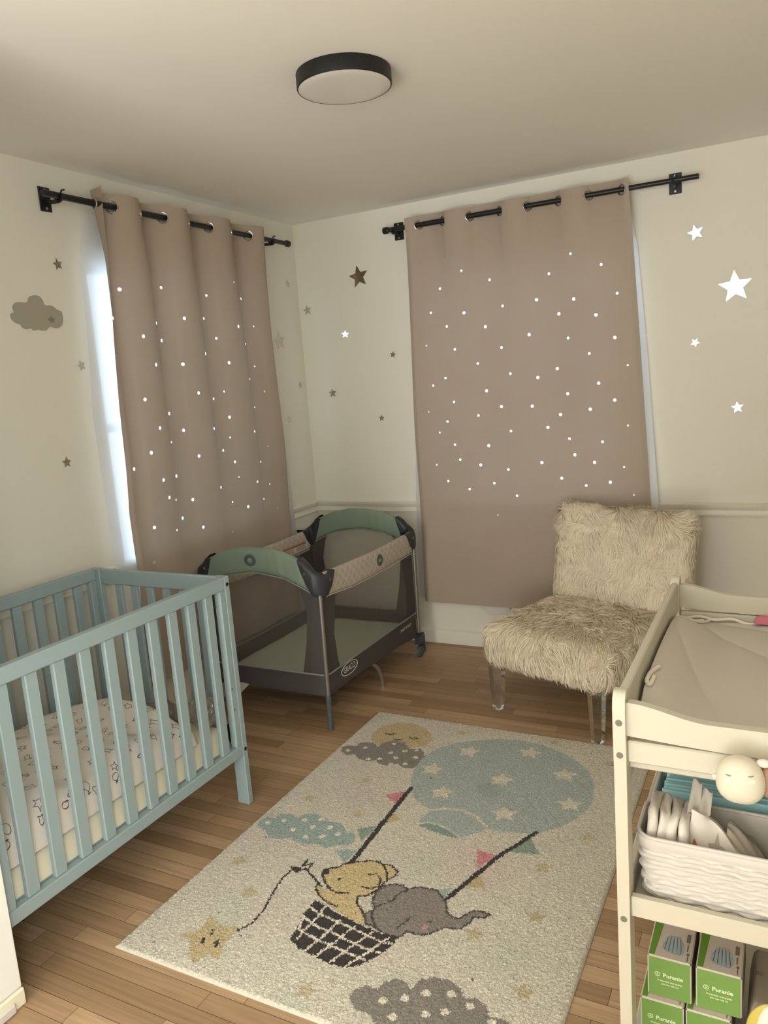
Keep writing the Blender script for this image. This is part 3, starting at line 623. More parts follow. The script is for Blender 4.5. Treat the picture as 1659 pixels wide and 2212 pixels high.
# back wall, left of its curtain
star('x', .054, 1.959, .030, -8, 'grey star on the back wall nearest the room corner')
star('x', .410, 2.103, .063, -8, 'large dark brown star on the back wall, left of the curtain')
star('x', .300, 1.799, .021, 5, 'small bright white star on the back wall below the large dark star', yaw=-20.4, pitch=3.0)
star('x', .589, 1.662, .020, 12, 'small brown star on the back wall beside the curtain edge')
star('x', .178, 1.473, .028, -4, 'grey star on the back wall, lowest near the room corner')
star('x', .489, 1.314, .020, 0, 'small dark star on the back wall, lowest left of the curtain')
# back wall, right of its curtain
star('x', 2.163, 2.080, .034, -14, 'pale star on the back wall right of the curtain, topmost', yaw=-2.6, pitch=5.7)
star('x', 2.327, 1.824, .073, -4, 'largest bright star on the back wall, right of the curtain')
star('x', 2.158, 1.592, .022, 30, 'small curling star on the back wall between largest star and lowest star', yaw=4.0)
star('x', 2.338, 1.283, .026, -6, 'small bright star on the back wall right of the curtain, lowest')
cl = [(-1.953, 1.864), (-1.947, 1.873), (-1.937, 1.876), (-1.939, 1.894), (-1.928, 1.909), (-1.911, 1.914), (-1.892, 1.913), (-1.872, 1.916), (-1.863, 1.933), (-1.838, 1.943), (-1.814, 1.94), (-1.801, 1.926), (-1.794, 1.908), (-1.763, 1.908), (-1.741, 1.894), (-1.721, 1.887), (-1.717, 1.867), (-1.721, 1.844), (-1.735, 1.828), (-1.757, 1.822), (-1.784, 1.827), (-1.803, 1.814), (-1.824, 1.812), (-1.84, 1.816), (-1.861, 1.811), (-1.873, 1.82), (-1.893, 1.815), (-1.911, 1.823), (-1.916, 1.832), (-1.937, 1.838), (-1.951, 1.851)]
cl = smooth_path([(a, b_) for a, b_ in cl], 3, closed=True)
o = obj('cloud_sticker', MB().prism(cl, lambda a, z: (.0012, a, z), lambda a, z: (.003, a, z)), mat('grey_cloud_film', (166, 160, 142), .5), None, smooth=20)
tag(o, 'grey scalloped cloud sticker on the left wall above the crib', 'wall sticker')

# ------------------------------------------------------------------ rug
def in_poly(px, py, poly):
    x = np.array([p[0] for p in poly]); y = np.array([p[1] for p in poly])
    res = np.zeros(px.shape, bool)
    m = (px >= x.min()) & (px <= x.max()) & (py >= y.min()) & (py <= y.max())
    if not m.any(): return res
    qx, qy = px[m], py[m]; r = np.zeros(qx.shape, bool); j = len(x) - 1
    for i in range(len(x)):
        c = ((y[i] > qy) != (y[j] > qy))
        with np.errstate(divide='ignore', invalid='ignore'): xi = (x[j] - x[i]) * (qy - y[i]) / (y[j] - y[i]) + x[i]
        r ^= c & (qx < xi); j = i
    res[m] = r; return res
def near_line(px, py, pts, w):
    res = np.zeros(px.shape, bool)
    for (x0, y0), (x1, y1) in zip(pts[:-1], pts[1:]):
        m = (px > min(x0, x1) - w) & (px < max(x0, x1) + w) & (py > min(y0, y1) - w) & (py < max(y0, y1) + w)
        if not m.any(): continue
        qx, qy = px[m], py[m]; dx, dy = x1 - x0, y1 - y0; L = dx * dx + dy * dy + 1e-12
        tt = np.clip(((qx - x0) * dx + (qy - y0) * dy) / L, 0, 1)
        res[m] |= np.hypot(qx - x0 - tt * dx, qy - y0 - tt * dy) < w / 2
    return res
def wavy(px, py, k, seed, n=5):
    g = np.random.default_rng(seed); o = np.zeros(px.shape)
    for _ in range(n):
        a = g.uniform(0, 2 * PI); f = k * g.uniform(.5, 1.6)
        o += np.sin((px * math.cos(a) + py * math.sin(a)) * f + g.uniform(0, 6.3))
    return o / n
INK = dict(tan=(196, 178, 140), gry=(140, 134, 126), dk=(64, 58, 56), dk2=(84, 78, 74), crm=(228, 220, 204), crm2=(216, 209, 192), bal=(172, 181, 176), bal2=(160, 170, 166),
           teal=(138, 156, 150), blu=(160, 175, 170), pnk=(206, 138, 146), pnk2=(206, 150, 154), grn=(142, 160, 144), bear=(206, 186, 142), ele=(142, 134, 128), tan2=(194, 180, 148))
def make_rug():
    x0, x1, y0, y1 = .865, 2.092, -2.600, -.972
    cell = .003; nx = int((x1 - x0) / cell); ny = int((y1 - y0) / cell)
    xs = np.linspace(x0, x1, nx + 1); ys = np.linspace(y0, y1, ny + 1)
    gx, gy = np.meshgrid(xs, ys)
    ex = np.minimum(gx - x0, x1 - gx); ey = np.minimum(gy - y0, y1 - gy); e = np.minimum(ex, ey)
    z = .0090 + rng.normal(0, .0011, gx.shape) + .0006 * wavy(gx, gy, 180, 3)
    z *= np.clip(.30 + e / .010, 0, 1); z = np.maximum(z, .0022)
    jx = rng.normal(0, .0006, gx.shape); jy = rng.normal(0, .0006, gx.shape)
    jx[e <= 0] = 0; jy[e <= 0] = 0
    # colour by tuft
    cx = (gx[:-1, :-1] + cell / 2 + rng.normal(0, .0016, (ny, nx))); cy = (gy[:-1, :-1] + cell / 2 + rng.normal(0, .0016, (ny, nx)))
    col = np.zeros((ny, nx, 3)); base = np.array([211, 204, 189.])
    b1 = wavy(cx, cy, 16, 21)[..., None]; b2 = wavy(cx, cy, 20, 22)[..., None]
    col[:] = base + np.clip(b1 - .12, 0, 1) * np.array([0, -10, -5.]) + np.clip(b2 - .12, 0, 1) * np.array([-12, -5, -7.])
    for it in ART:
        k = it[0]; c = np.array(INK[it[1]], float)
        if k == 'P': col[in_poly(cx, cy, it[2])] = c
        elif k == 'L': col[near_line(cx, cy, it[3], max(it[2], .0068))] = c
        elif k == 'D':
            for p in it[3]: col[np.hypot(cx - p[0], cy - p[1]) < it[2] * .8] = c
        elif k == 'S':
            for q, p in enumerate(it[3]):
                st = star_pts(it[2], it[2] * .5, q * 1.3); col[in_poly(cx, cy, [(p[0] + a, p[1] + bb) for a, bb in st])] = c
    for _ in range(26):     # specks of lint
        px, py = rng.uniform(x0, x1), rng.uniform(y0, y1); col[np.hypot(cx - px, cy - py) < .003] = (80, 72, 66)
    col *= (1 + rng.normal(0, .055, (ny, nx, 1)))
    edge = (np.minimum(np.minimum(cx - x0, x1 - cx), np.minimum(cy - y0, y1 - cy)) < .005); col[edge] = (208, 200, 184)
    col = np.clip(col, 0, 255) / 255.0
    colL = np.where(col <= .04045, col / 12.92, ((col + .055) / 1.055) ** 2.4)
    V = np.stack([gx + jx, gy + jy, z], -1).reshape(-1, 3)
    w = nx + 1
    i = (np.arange(ny)[:, None] * w + np.arange(nx)[None, :]).ravel()
    F = np.stack([i, i + 1, i + 1 + w, i + w], 1)
    # skirt down to the floor
    per = np.concatenate([np.arange(w), np.arange(1, ny + 1) * w + nx, ny * w + np.arange(nx - 1, -1, -1), np.arange(ny - 1, 0, -1) * w])
    n0 = len(V); low = V[per].copy(); low[:, 2] = .0008; V = np.vstack([V, low])
    k = np.arange(len(per)); kn = (k + 1) % len(per)
    S = np.stack([per[k], n0 + k, n0 + kn, per[kn]], 1)
    allF = np.vstack([F, S])
    me = bpy.data.meshes.new('rug')
    me.vertices.add(len(V)); me.vertices.foreach_set('co', V.ravel())
    me.loops.add(allF.size); me.loops.foreach_set('vertex_index', allF.ravel().astype(np.int32))
    me.polygons.add(len(allF)); me.polygons.foreach_set('loop_start', (np.arange(len(allF)) * 4).astype(np.int32))
    me.polygons.foreach_set('use_smooth', np.ones(len(allF), bool))
    me.update(calc_edges=True)
    at = me.attributes.new('pile_colour', 'FLOAT_COLOR', 'FACE')
    cc = np.ones((len(allF), 4)); cc[:len(F), :3] = colL.reshape(-1, 3); cc[len(F):, :3] = (.55, .50, .42)
    at.data.foreach_set('color', cc.ravel())
    me.materials.append(M['rug']); me.validate()
    o = bpy.data.objects.new('rug', me); COL.objects.link(o)
    return tag(o, 'cream nursery rug woven with a bear and an elephant in a balloon basket', 'rug')
make_rug()

# ------------------------------------------------------------------ crib
CX0, CX1, CY0, CY1, CZ = .10, .772, -2.860, -1.820, .882
def make_crib():
    t = thing('crib', 'blue painted slatted wooden crib standing along the left wall', 'crib', ((CX0 + CX1) / 2, (CY0 + CY1) / 2, 0))
    m = M['crib']
    lw = .027
    for y in (CY0, CY1 - lw):
        for x in (CX0, CX1 - .052):
            obj('leg', MB().box(x, x + .052, y, y + lw, 0.001, CZ, .003), m, t)
    ya, yb = CY0 + lw, CY1 - lw
    for side, (x0, x1) in (('f', (CX1 - .030, CX1)), ('b', (CX0, CX0 + .030))):
        obj('top_rail', MB().box(x0, x1, ya, yb, .836, CZ, .003), m, t)
        obj('bottom_rail', MB().box(x0, x1, ya, yb, .202, .243, .003), m, t)
        for y in (ya, yb - .030): obj('stile', MB().box(x0 + .001, x1 - .001, y, y + .030, .243, .836, .003), m, t)
        ys = np.linspace(-2.745, -1.930, 10)
        xm = (x0 + x1) / 2
        for y in ys: obj('slat', MB().box(xm - .009, xm + .009, y - .0195, y + .0195, .243, .836, .0025), m, t)
    for y0 in (CY0, CY1 - lw):
        obj('end_rail', MB().box(CX0 + .052, CX1 - .052, y0 + .004, y0 + lw - .004, .822, CZ - .001, .003), m, t)
        obj('end_rail', MB().box(CX0 + .052, CX1 - .052, y0 + .004, y0 + lw - .004, .202, .243, .003), m, t)
        for x in np.linspace(CX0 + .052, CX1 - .052, 8)[1:-1]:
            obj('slat', MB().box(x - .017, x + .017, y0 + .010, y0 + .024, .243, .822, .0025), m, t)
    for y in (CY0 + lw / 2, CY1 - lw / 2):
        for z in (.853, .222):
            obj('bolt', MB().tube([(CX1 - .004, y, z), (CX1 + .0012, y, z)], .007, 14), M['dark_hole'], t, label='dark bolt head')
    for z in (.47, .39): obj('peg_hole', MB().tube([(CX1 - .02, CY1 - lw - .022, z), (CX1 + .0008, CY1 - lw - .022, z)], .004, 10), M['hole'], t)
    # black corner bracket of the mattress support
    br = MB().box(CX1 - .070, CX1 - .032, CY1 - lw - .006, CY1 - lw - .001, .245, .315, .002)
    br.tube([(CX1 - .034, CY1 - lw - .012, .315), (CX1 - .034, CY1 - lw - .001, .315)], .017, 16)
    obj('support_bracket', br, M['dark_hole'], t)
    obj('mattress_support', MB().box(CX0 + .034, CX1 - .034, CY0 + lw + .002, CY1 - lw - .008, .225, .243, .003), m, t)
    return t
make_crib()

def pillow_block(x0, x1, y0, y1, z0, z1, r, nx=30, ny=40, top=None, wob=0.0, seed=1):
    """soft slab with rounded sides; top(x, y) adds height"""
    g = np.random.default_rng(seed); ph = g.uniform(0, 6.28, 6)
    mb = MB()
    def f(u, v):
        # u around: 0-1 across the top incl. sides, v along y
        a = u * 2 - 1
        ay = v * 2 - 1
        x = (x0 + x1) / 2 + a * (x1 - x0) / 2; y = (y0 + y1) / 2 + ay * (y1 - y0) / 2
        ex = (1 - abs(a)) * (x1 - x0) / 2; ey = (1 - abs(ay)) * (y1 - y0) / 2
        e = min(ex, ey)
        k = 1.0 if e >= r else math.sqrt(max(0, 1 - ((r - e) / r) ** 2))
        h = z0 + (z1 - z0) * k
        if top: h += top(x, y) * k
        if wob: h += wob * k * (math.sin(9 * x + 13 * y + ph[0]) + .7 * math.sin(23 * x - 17 * y + ph[1]) + .5 * math.sin(41 * y + 30 * x + ph[2]) + .4 * math.sin(57 * x - 20 * y + ph[3]))
        return (x, y, h)
    mb.grid(nx, ny, f)
    return mb, f
mbm, _ = pillow_block(CX0 + .036, CX1 - .036, CY0 + .036, CY1 - .045, .244, .322, .03, 40, 60, wob=.001)
o = obj('crib_mattress', mbm, M['mattress'], None, 70); tag(o, 'cream crib mattress lying inside the blue crib', 'mattress')
def puff(x, y): return .035 * math.sin(PI * min(1, max(0, (x - .14) / .58))) + .016 * math.sin(11 * y + 2) * math.sin(9 * x) + .012 * math.sin(19 * y - 8 * x)
qx0, qx1, qy0, qy1 = CX0 + .045, CX1 - .040, CY0 + .045, -2.03
mbq, fq = pillow_block(qx0, qx1, qy0, qy1, .330, .420, .055, 60, 90, top=puff, wob=.0035, seed=4)
# drop the quilt edge at the front so it covers the mattress side a little
g = np.random.default_rng(5)
def doodle(cx_, cy_, ang, kind, s):
    if kind == 0: P = [(-1, .2), (-.6, .7), (.1, .8), (.7, .4), (.8, -.2), (.3, -.6), (-.4, -.5), (-.8, -.1), (-1, .2), (-1.3, .5), (-1.1, -.1)]
    elif kind == 1: P = [(-.5, -1), (-.6, -.2), (-.3, .3), (-.6, 1.0), (-.1, .5), (.3, 1.1), (.3, .4), (.6, -.2), (.5, -1), (0, -.8), (-.5, -1)]
    elif kind == 2: P = [(-1.1, 0), (-.5, .5), (.3, .4), (1, .8), (.8, .1), (1.1, -.4), (.3, -.3), (-.4, -.5), (-1.1, 0)]
    else: P = [(-1, .3), (-.4, .4), (0, .9), (.3, .3), (1, .2), (.4, -.2), (.5, -.9), (0, -.4), (-.6, -.8), (-.4, -.1), (-1, .3)]
    P = smooth_path(P, 3); c, s_ = math.cos(ang), math.sin(ang)
    return [(cx_ + s * (a * c - b_ * s_), cy_ + s * (a * s_ + b_ * c)) for a, b_ in P]
def quilt_z(x, y):
    u = (x - qx0) / (qx1 - qx0); v = (y - qy0) / (qy1 - qy0)
    return fq(min(1, max(0, u)), min(1, max(0, v)))[2]
def ribbon_on(pts, w):
    vs = []; fs = []
    for i, p in enumerate(pts):
        a = pts[max(i - 1, 0)]; b_ = pts[min(i + 1, len(pts) - 1)]
        dx, dy = b_[0] - a[0], b_[1] - a[1]; L = math.hypot(dx, dy) or 1
        for sg in (-1, 1):
            x, y = p[0] - sg * dy / L * w / 2, p[1] + sg * dx / L * w / 2
            x = min(qx1 - .0015, max(qx0 + .0015, x))
            vs.append((x, y, quilt_z(x, y) + .0012))
        if i: fs.append((2 * i - 2, 2 * i - 1, 2 * i + 1, 2 * i))
    return vs, fs
for a in range(9):
    for b_ in range(13):
        px = qx0 + .02 + (a + .5 + g.uniform(-.2, .2)) * (qx1 - qx0 - .03) / 9; py = qy0 + .03 + (b_ + .5 + g.uniform(-.22, .22) + .5 * (a % 2)) * (qy1 - qy0 - .05) / 13
        if py > qy1 - .03: continue
        vs, fs = ribbon_on(doodle(px, py, g.uniform(0, 6.28), int(g.integers(0, 4)), g.uniform(.012, .017)), .0016); mbq.add(vs, fs, 1)
for b_ in range(15):
    py = qy0 + .03 + (b_ + .5 + g.uniform(-.25, .25)) * (qy1 - qy0 - .06) / 15; px = qx1 - .016 - .010 * (b_ % 2)
    P = [(px + (x - px) * .42, y) for x, y in doodle(px, py, g.uniform(0, 6.28), b_ % 4, g.uniform(.013, .018))]
    vs, fs = ribbon_on(P, .0015); mbq.add(vs, fs, 1)
o = obj('crib_quilt', mbq, [M['comforter'], M['print']], None, 70); tag(o, 'puffy white quilt with small grey animal drawings on the crib mattress', 'quilt')

# bundle and bag at the foot of the crib
mb = MB()
def lump(c, r, seed, n=26, k=.16):
    g = np.random.default_rng(seed); ph = g.uniform(0, 6.28, 8)
    def f(u, v):
        a = 2 * PI * u; b_ = PI * (v - .5)
        x, y, z = math.cos(a) * math.cos(b_), math.sin(a) * math.cos(b_), math.sin(b_)
        q = 1 + k * (math.sin(5 * x + 4 * y + ph[0]) + .7 * math.sin(9 * y - 7 * z + ph[1]) + .5 * math.sin(13 * z + 11 * x + ph[2])) / 2
        return (c[0] + r[0] * x * q, c[1] + r[1] * y * q, max(c[2] - r[2], c[2] + r[2] * z * q))
    return f
mb.grid(36, 22, lump((.50, -1.955, .374), (.085, .060, .045), 3), wrap=True)
o = obj('cloth_bundle', mb, M['greycloth'], None, 70); tag(o, 'grey rumpled cloth bundle lying at the far end of the crib mattress', 'cloth')
mb = MB().grid(40, 26, lump((.655, -1.915, .388), (.070, .040, .062), 8, k=.30), wrap=True)
o = obj('plastic_bag', mb, M['bag'], None, 50); tag(o, 'crumpled clear plastic bag at the right end of the crib', 'bag')
mb = MB().grid(30, 20, lump((.30, -1.945, .352), (.07, .045, .022), 13, k=.2), wrap=True)
o = obj('muslin_cloth', mb, M['greige'], None, 70); tag(o, 'folded beige cloth in the far corner of the crib behind the quilt', 'cloth')
# ------------------------------------------------------------------ playard
def make_playard():
    X0, X1, Y0, Y1 = .075, .760, -1.215, -.225
    t = thing('playard', 'grey and sage green folding playard with netting sides in the room corner', 'playard', ((X0 + X1) / 2, (Y0 + Y1) / 2, 0))
    xm = (X0 + X1) / 2; ym = (Y0 + Y1) / 2
    ztop = lambda a: np.interp(a, [0, .11, .26, .42, .58, .74, .89, 1], [.705, .772, .812, .832, .832, .815, .775, .705])
    zbot = lambda a: np.interp(a, [0, .12, .27, .46, .54, .73, .88, 1], [.615, .655, .697, .716, .716, .699, .656, .615])
    # padded end rails, bowed upwards
    def sec(c, zt, zb, th, k):   # k 0..1 around
        a = 2 * PI * k; zc = (zt + zb) / 2; hz = (zt - zb) / 2
        ca, sa = math.cos(a), math.sin(a)
        return (math.copysign(abs(ca) ** .8, ca) * th, zc + math.copysign(abs(sa) ** .7, sa) * hz)
    def end_rail(yc, nm):
        def f(u, v):
            a = .03 + .94 * v; x = X0 + a * (X1 - X0)
            zt, zb = float(ztop(a)), float(zbot(a))
            d, z = sec(0, zt, zb, .019 + .002 * math.sin(30 * a), u)
            d += .0012 * math.sin(90 * a + 14 * z) * sstep(.4, .75, a)
            return (x, yc + d, z)
        r = obj('end_rail', MB().grid(20, 90, f, wrap=True), M['sage'], t, 70, label='sage green padded rail')
        # stitched edge along the lower side
        pth = [(X0 + a * (X1 - X0), yc - .012, float(zbot(a)) - .001) for a in np.linspace(.06, .94, 40)]
        obj('rail_piping', MB().tube(pth, .0032, 6), M['sage'], r)
        return r
    zmid = lambda a: np.interp(a, [0, .1, .3, .5, .7, .9, 1], [.722, .718, .711, .706, .706, .712, .716])
    zlow = lambda a: np.interp(a, [0, .06, .15, .3, .5, .7, .9, 1], [.612, .612, .606, .592, .590, .590, .596, .600])
    def side_rail(xc):
        def f(u, v):
            a = .05 + .90 * v; y = Y0 + a * (Y1 - Y0)
            d, z = sec(0, float(zmid(a)), float(zlow(a)), .017, u)
            return (xc + d, y, z)
        r = obj('side_rail', MB().grid(20, 80, f, wrap=True), M['quilt'], t, 70, label='quilted grey beige padded rail')
        pth = [(xc + .010, Y0 + a * (Y1 - Y0), float(zlow(a)) - .001) for a in np.linspace(.06, .94, 40)]
        obj('rail_piping', MB().tube(pth, .003, 6), M['quilt'], r)
        return r
    def badge(c, axis, rail):
        b = MB()
        def fr(u, v):
            a = 2 * PI * u; q = 2 * PI * v
            R = .0195 + .0095 * math.cos(q); h = .004 * math.sin(q)
            p = (R * math.cos(a) * 1.12, R * math.sin(a) * .98)
            return (c[0] + p[0], c[1] - h, c[2] + p[1]) if axis == 'y' else (c[0] + h, c[1] + p[0] * .95, c[2] + p[1] * 1.05)
        b.grid(40, 10, fr, wrap=True)
        obj('badge_ring', b, M['slate'], rail, 60, label='dark oval ring badge')
    e1 = end_rail(Y0 + .012, 'near'); e2 = end_rail(Y1 - .012, 'far')
    s1 = side_rail(X1 - .018); s2 = side_rail(X0 + .018)
    badge((.405, Y0 - .0075, .776), 'y', e1); badge((X1 - .0005, -.655, .652), 'x', s1)
    # moulded corner caps wrapping both rails
    for cx_, sx in ((X1, -1), (X0, 1)):
        for cy_, sy in ((Y0, 1), (Y1, -1)):
            R = .045
            pts = []   # (x, y, zt, zb)
            ne = 10
            for k in range(ne + 1):
                a = k / ne; x = cx_ + sx * (.098 - a * (.098 - R)); pts.append((x, cy_, .0))
            for k in range(1, 9):
                a = k / 8 * PI / 2; pts.append((cx_ + sx * R * (1 - math.sin(a)), cy_ + sy * R * (1 - math.cos(a)), .0))
            for k in range(1, 9): pts.append((cx_, cy_ + sy * (R + k / 8 * .065), .0))
            n = len(pts)
            def zt_(q): return np.interp(q, [0, .2, .45, .62, .8, 1], [.792, .775, .738, .716, .712, .722])
            def zb_(q): return np.interp(q, [0, .08, .25, .42, .55, .72, .88, 1], [.772, .725, .662, .622, .612, .616, .648, .712])
            def fc(u, v):
                i = v * (n - 1); k = min(int(i), n - 2); fr = i - k
                x = pts[k][0] * (1 - fr) + pts[k + 1][0] * fr; y = pts[k][1] * (1 - fr) + pts[k + 1][1] * fr
                q = v; zt, zb = float(zt_(q)), float(zb_(q))
                if zt - zb < .004: zb = zt - .004
                a = 2 * PI * u
                # direction pointing out of the playard at this place
                if k <= ne: nx_, ny_ = 0, -sy
                elif k >= ne + 8: nx_, ny_ = -sx, 0
                else:
                    aa = (k - ne) / 8 * PI / 2; nx_, ny_ = -sx * math.sin(aa), -sy * math.cos(aa)
                ca, sa = math.cos(a), math.sin(a)
                d = -.013 + math.copysign(abs(ca) ** .5, ca) * .027
                z = (zt + zb) / 2 + math.copysign(abs(sa) ** .6, sa) * (zt - zb) / 2
                return (x + nx_ * d, y + ny_ * d, z)
            cap = obj('corner_cap', MB().grid(22, n * 2, fc, wrap=True), M['chardk'], t, 50, label='dark grey moulded corner cap')
            if sy == 1: obj('rivet', MB().tube([(cx_ + sx * .066, cy_ - sy * .008, .728), (cx_ + sx * .066, cy_ - sy * .0162, .728)], .0055, 12), M['screw'], cap, label='bright rivet head')
            obj('rivet', MB().tube([(cx_ - sx * .008, cy_ + sy * .065, .686), (cx_ - sx * .0162, cy_ + sy * .065, .686)], .005, 12), M['screw'], cap, label='bright rivet head')
            # leg
            lx, ly = cx_ + sx * .012, cy_ + sy * .012
            foot = sy == 1
            zl = .155 if foot else .085
            lg = obj('leg', MB().tube([(lx, ly, .650), (lx + sx * .004, ly, zl)], .0098, 14), M['tube'], t)
            if foot:
                obj('foot_sleeve', MB().tube([(lx + sx * .004, ly, .165), (lx + sx * .004, ly, .150), (lx + sx * .004, ly, .145), (lx + sx * .006, ly, .006), (lx + sx * .006, ly, .001)], [.013, .0135, .0122, .0122, .010], 16), M['slate'], lg, label='dark plastic foot sleeve')
            else:
                hb = MB()
                hb.prism([(-.036, .078), (-.032, .122), (-.010, .138), (.018, .134), (.030, .110), (.031, .040), (.024, .018), (.015, .022), (.012, .058), (-.002, .074)],
                         lambda a, z: (lx - .017, ly + a, z), lambda a, z: (lx + .017, ly + a, z))
                hs = obj('wheel_housing', hb, M['chardk'], lg, 30)
                obj('wheel', MB().tube([(lx - .013, ly - .010, .0312), (lx - .009, ly - .010, .0312), (lx + .009, ly - .010, .0312), (lx + .013, ly - .010, .0312)], [.024, .031, .031, .024], 28), M['slate'], hs, 50, label='dark caster wheel')
            # charcoal cloth wrapping the corner between rail and base
            wb = lambda z: np.interp(z, [.24, .27, .40, .54, .64, .72], [.125, .118, .090, .072, .094, .13])
            wc = lambda z: np.interp(z, [.24, .27, .42, .56, .70], [.135, .112, .095, .125, .16])
            def fw(u, v):
                z = .235 + v * .475; xi = cx_ + sx * .022; yi = cy_ + sy * .022
                if u < .5: a = u / .5; return (xi + sx * (1 - a) * float(wb(z)), yi, z)
                a = (u - .5) / .5; return (xi, yi + sy * a * float(wc(z)), z)
            mb = MB().grid(12, 20, fw); 
            obj('corner_panel', mb, M['char'], t, 40, label='charcoal cloth corner panel')
    # netting
    i = .0245
    for (xa, ya, xb, yb) in ((X0 + i, Y0 + i, X1 - i, Y0 + i), (X0 + i, Y1 - i, X1 - i, Y1 - i)):
        obj('netting', MB().grid(40, 6, lambda u, v: (xa + u * (xb - xa), ya, .24 + v * (float(zbot(u)) + .02 - .24))), M['net'], t, 0, label='see-through dark netting')
    for x in (X0 + i, X1 - i):
        obj('netting', MB().grid(40, 6, lambda u, v: (x, Y0 + i + u * (Y1 - Y0 - 2 * i), .24 + v * (float(zlow(u)) + .02 - .24))), M['net'], t, 0, label='see-through dark netting')
    # skirt round the base
    def perim(n=160, ins=0.0, r=.03):
        xa, xb, ya, yb = X0 + ins, X1 - ins, Y0 + ins, Y1 - ins
        out = []
        for (cx_, cy_, a0) in ((xb - r, ya + r, -PI / 2), (xb - r, yb - r, 0), (xa + r, yb - r, PI / 2), (xa + r, ya + r, PI)):
            for k in range(8): a = a0 + k / 7 * PI / 2; out.append((cx_ + r * math.cos(a), cy_ + r * math.sin(a)))
        full = []
        for k in range(len(out)):
            a, b_ = out[k], out[(k + 1) % len(out)]; L = math.hypot(b_[0] - a[0], b_[1] - a[1]); m = max(1, int(L / .03))
            for j in range(m): full.append((a[0] + (b_[0] - a[0]) * j / m, a[1] + (b_[1] - a[1]) * j / m))
        return full
    def zsk(x, y): return np.interp(y, [Y0, Y0 + .5, Y1], [.166, .154, .118]) + .004 * math.sin(9 * x + 11 * y)
    pr, pi_ = perim(ins=.016), perim(ins=.024)
    # keep both outlines the same length
    n = min(len(pr), len(pi_)); 
    def ring_pt(P, k, z): return (P[k % len(P)][0], P[k % len(P)][1], z)
    mb = MB(); N = len(pr)
    vs = []
    for k in range(N):
        x, y = pr[k]; zb = float(zsk(x, y)); zt = .256
        cx2, cy2 = x + (xm - x) * .012, y + (ym - y) * .012
        vs += [(x, y, zb), (x + .0, y, zt), (cx2, cy2, zt), (cx2, cy2, zb)]
    fs = []
    for k in range(N):
        a, b_ = 4 * k, 4 * ((k + 1) % N)
        for q in range(4): fs.append((a + q, b_ + q, b_ + (q + 1) % 4, a + (q + 1) % 4))
    mb.add(vs, fs)
    sk = obj('base_skirt', mb, M['char'], t, 50, label='charcoal cloth base skirt')
    obj('skirt_piping', MB().tube([(x + (x - xm) * .006, y + (y - ym) * .004, .257) for x, y in pr], .0042, 8, closed=True), M['piping'], sk)
    fl = MB(); fl.box(X0 + .022, X1 - .022, Y0 + .022, Y1 - .022, .150, .170, .004); obj('base_board', fl, M['char'], t, 30)
    mbp, _ = pillow_block(X0 + .024, X1 - .024, Y0 + .024, Y1 - .024, .171, .196, .012, 24, 30, wob=.0015, seed=9)
    obj('floor_pad', mbp, M['padgrn'], t, 60, label='grey green floor pad')
    # bent centre legs
    for sx, xq in ((1, X1 - .06), (-1, X0 + .06)):
        pth = smooth_path([(xq - sx * .10, -.80, .150), (xq - sx * .04, -.775, .152), (xq + sx * .01, -.755, .146), (xq + sx * .035, -.728, .118), (xq + sx * .044, -.705, .06), (xq + sx * .046, -.697, .008)], 6)
        lg = obj('centre_leg', MB().tube(pth, .0100, 12), M['tube'], t)
        obj('leg_cap', MB().tube([pth[-1], (pth[-1][0], pth[-1][1], .001)], .0104, 12), M['screw'], lg)
    # lettering on the skirt (faces +x)
    xs = X1 - .0150
    def on_side(vs, yc, zc, slope=0.0): return [(xs + v[2], yc + v[0], zc + v[1] + slope * v[0]) for v in vs]
    lg = MB(); vs, fs = text_mb('GRACO', .034, bold=.0002, space=.92); lg.add([(xs, -1.003 + v[0] * .95, .221 + v[1] * 1.15) for v in vs], fs)
    obj('logo_lettering', lg, M['white_ink'], sk, 0, label='white lettering')
    ring = [(xs + .0004, -1.003 + .074 * math.cos(a), .221 + .029 * math.sin(a)) for a in np.linspace(0, 2 * PI, 48, endpoint=False)]
    obj('logo_ring', MB().tube(ring, .0016, 6, closed=True), M['white_ink'], sk, label='white oval outline')
    lg = MB(); vs, fs = text_mb("PACK 'N PLAY", .020, bold=.0004, shear=.3); lg.add([(xs, -.395 + v[0], .214 + v[1]) for v in vs], fs)
    obj('model_lettering', lg, M['white_ink'], sk, 0, label='small white slanted lettering')
    ct = MB(); ct.prism([(.148, .069), (.172, .118), (.205, .160), (.254, .166), (.302, .163), (.250, .115)], lambda a, z: (a, Y0 + .020, z), lambda a, z: (a, Y0 + .022, z))
    obj('hanging_tag', ct, M['paper'], sk, 0, label='white tag hanging under the skirt')
    # warning label inside the left rail
    xl = X0 + .0385
    lb = MB().box(xl - .005, xl, -.56, -.31, .612, .652, 0)
    wl = obj('warning_label', lb, M['label'], s2, label='white warning label')
    ob = MB().box(xl, xl + .0006, -.56, -.33, .643, .655, 0); obj('label_band', ob, M['orange_ink'], s2, label='orange label band')
    tx = MB()
    for k in range(4):
        for q in range(2): tx.box(xl, xl + .0005, -.55 + q * .12, -.55 + q * .12 + .10 - .01 * (k % 2), .618 + k * .006, .6205 + k * .006)
    obj('label_print', tx, M['inkgrey'], s2)
    return t
make_playard()

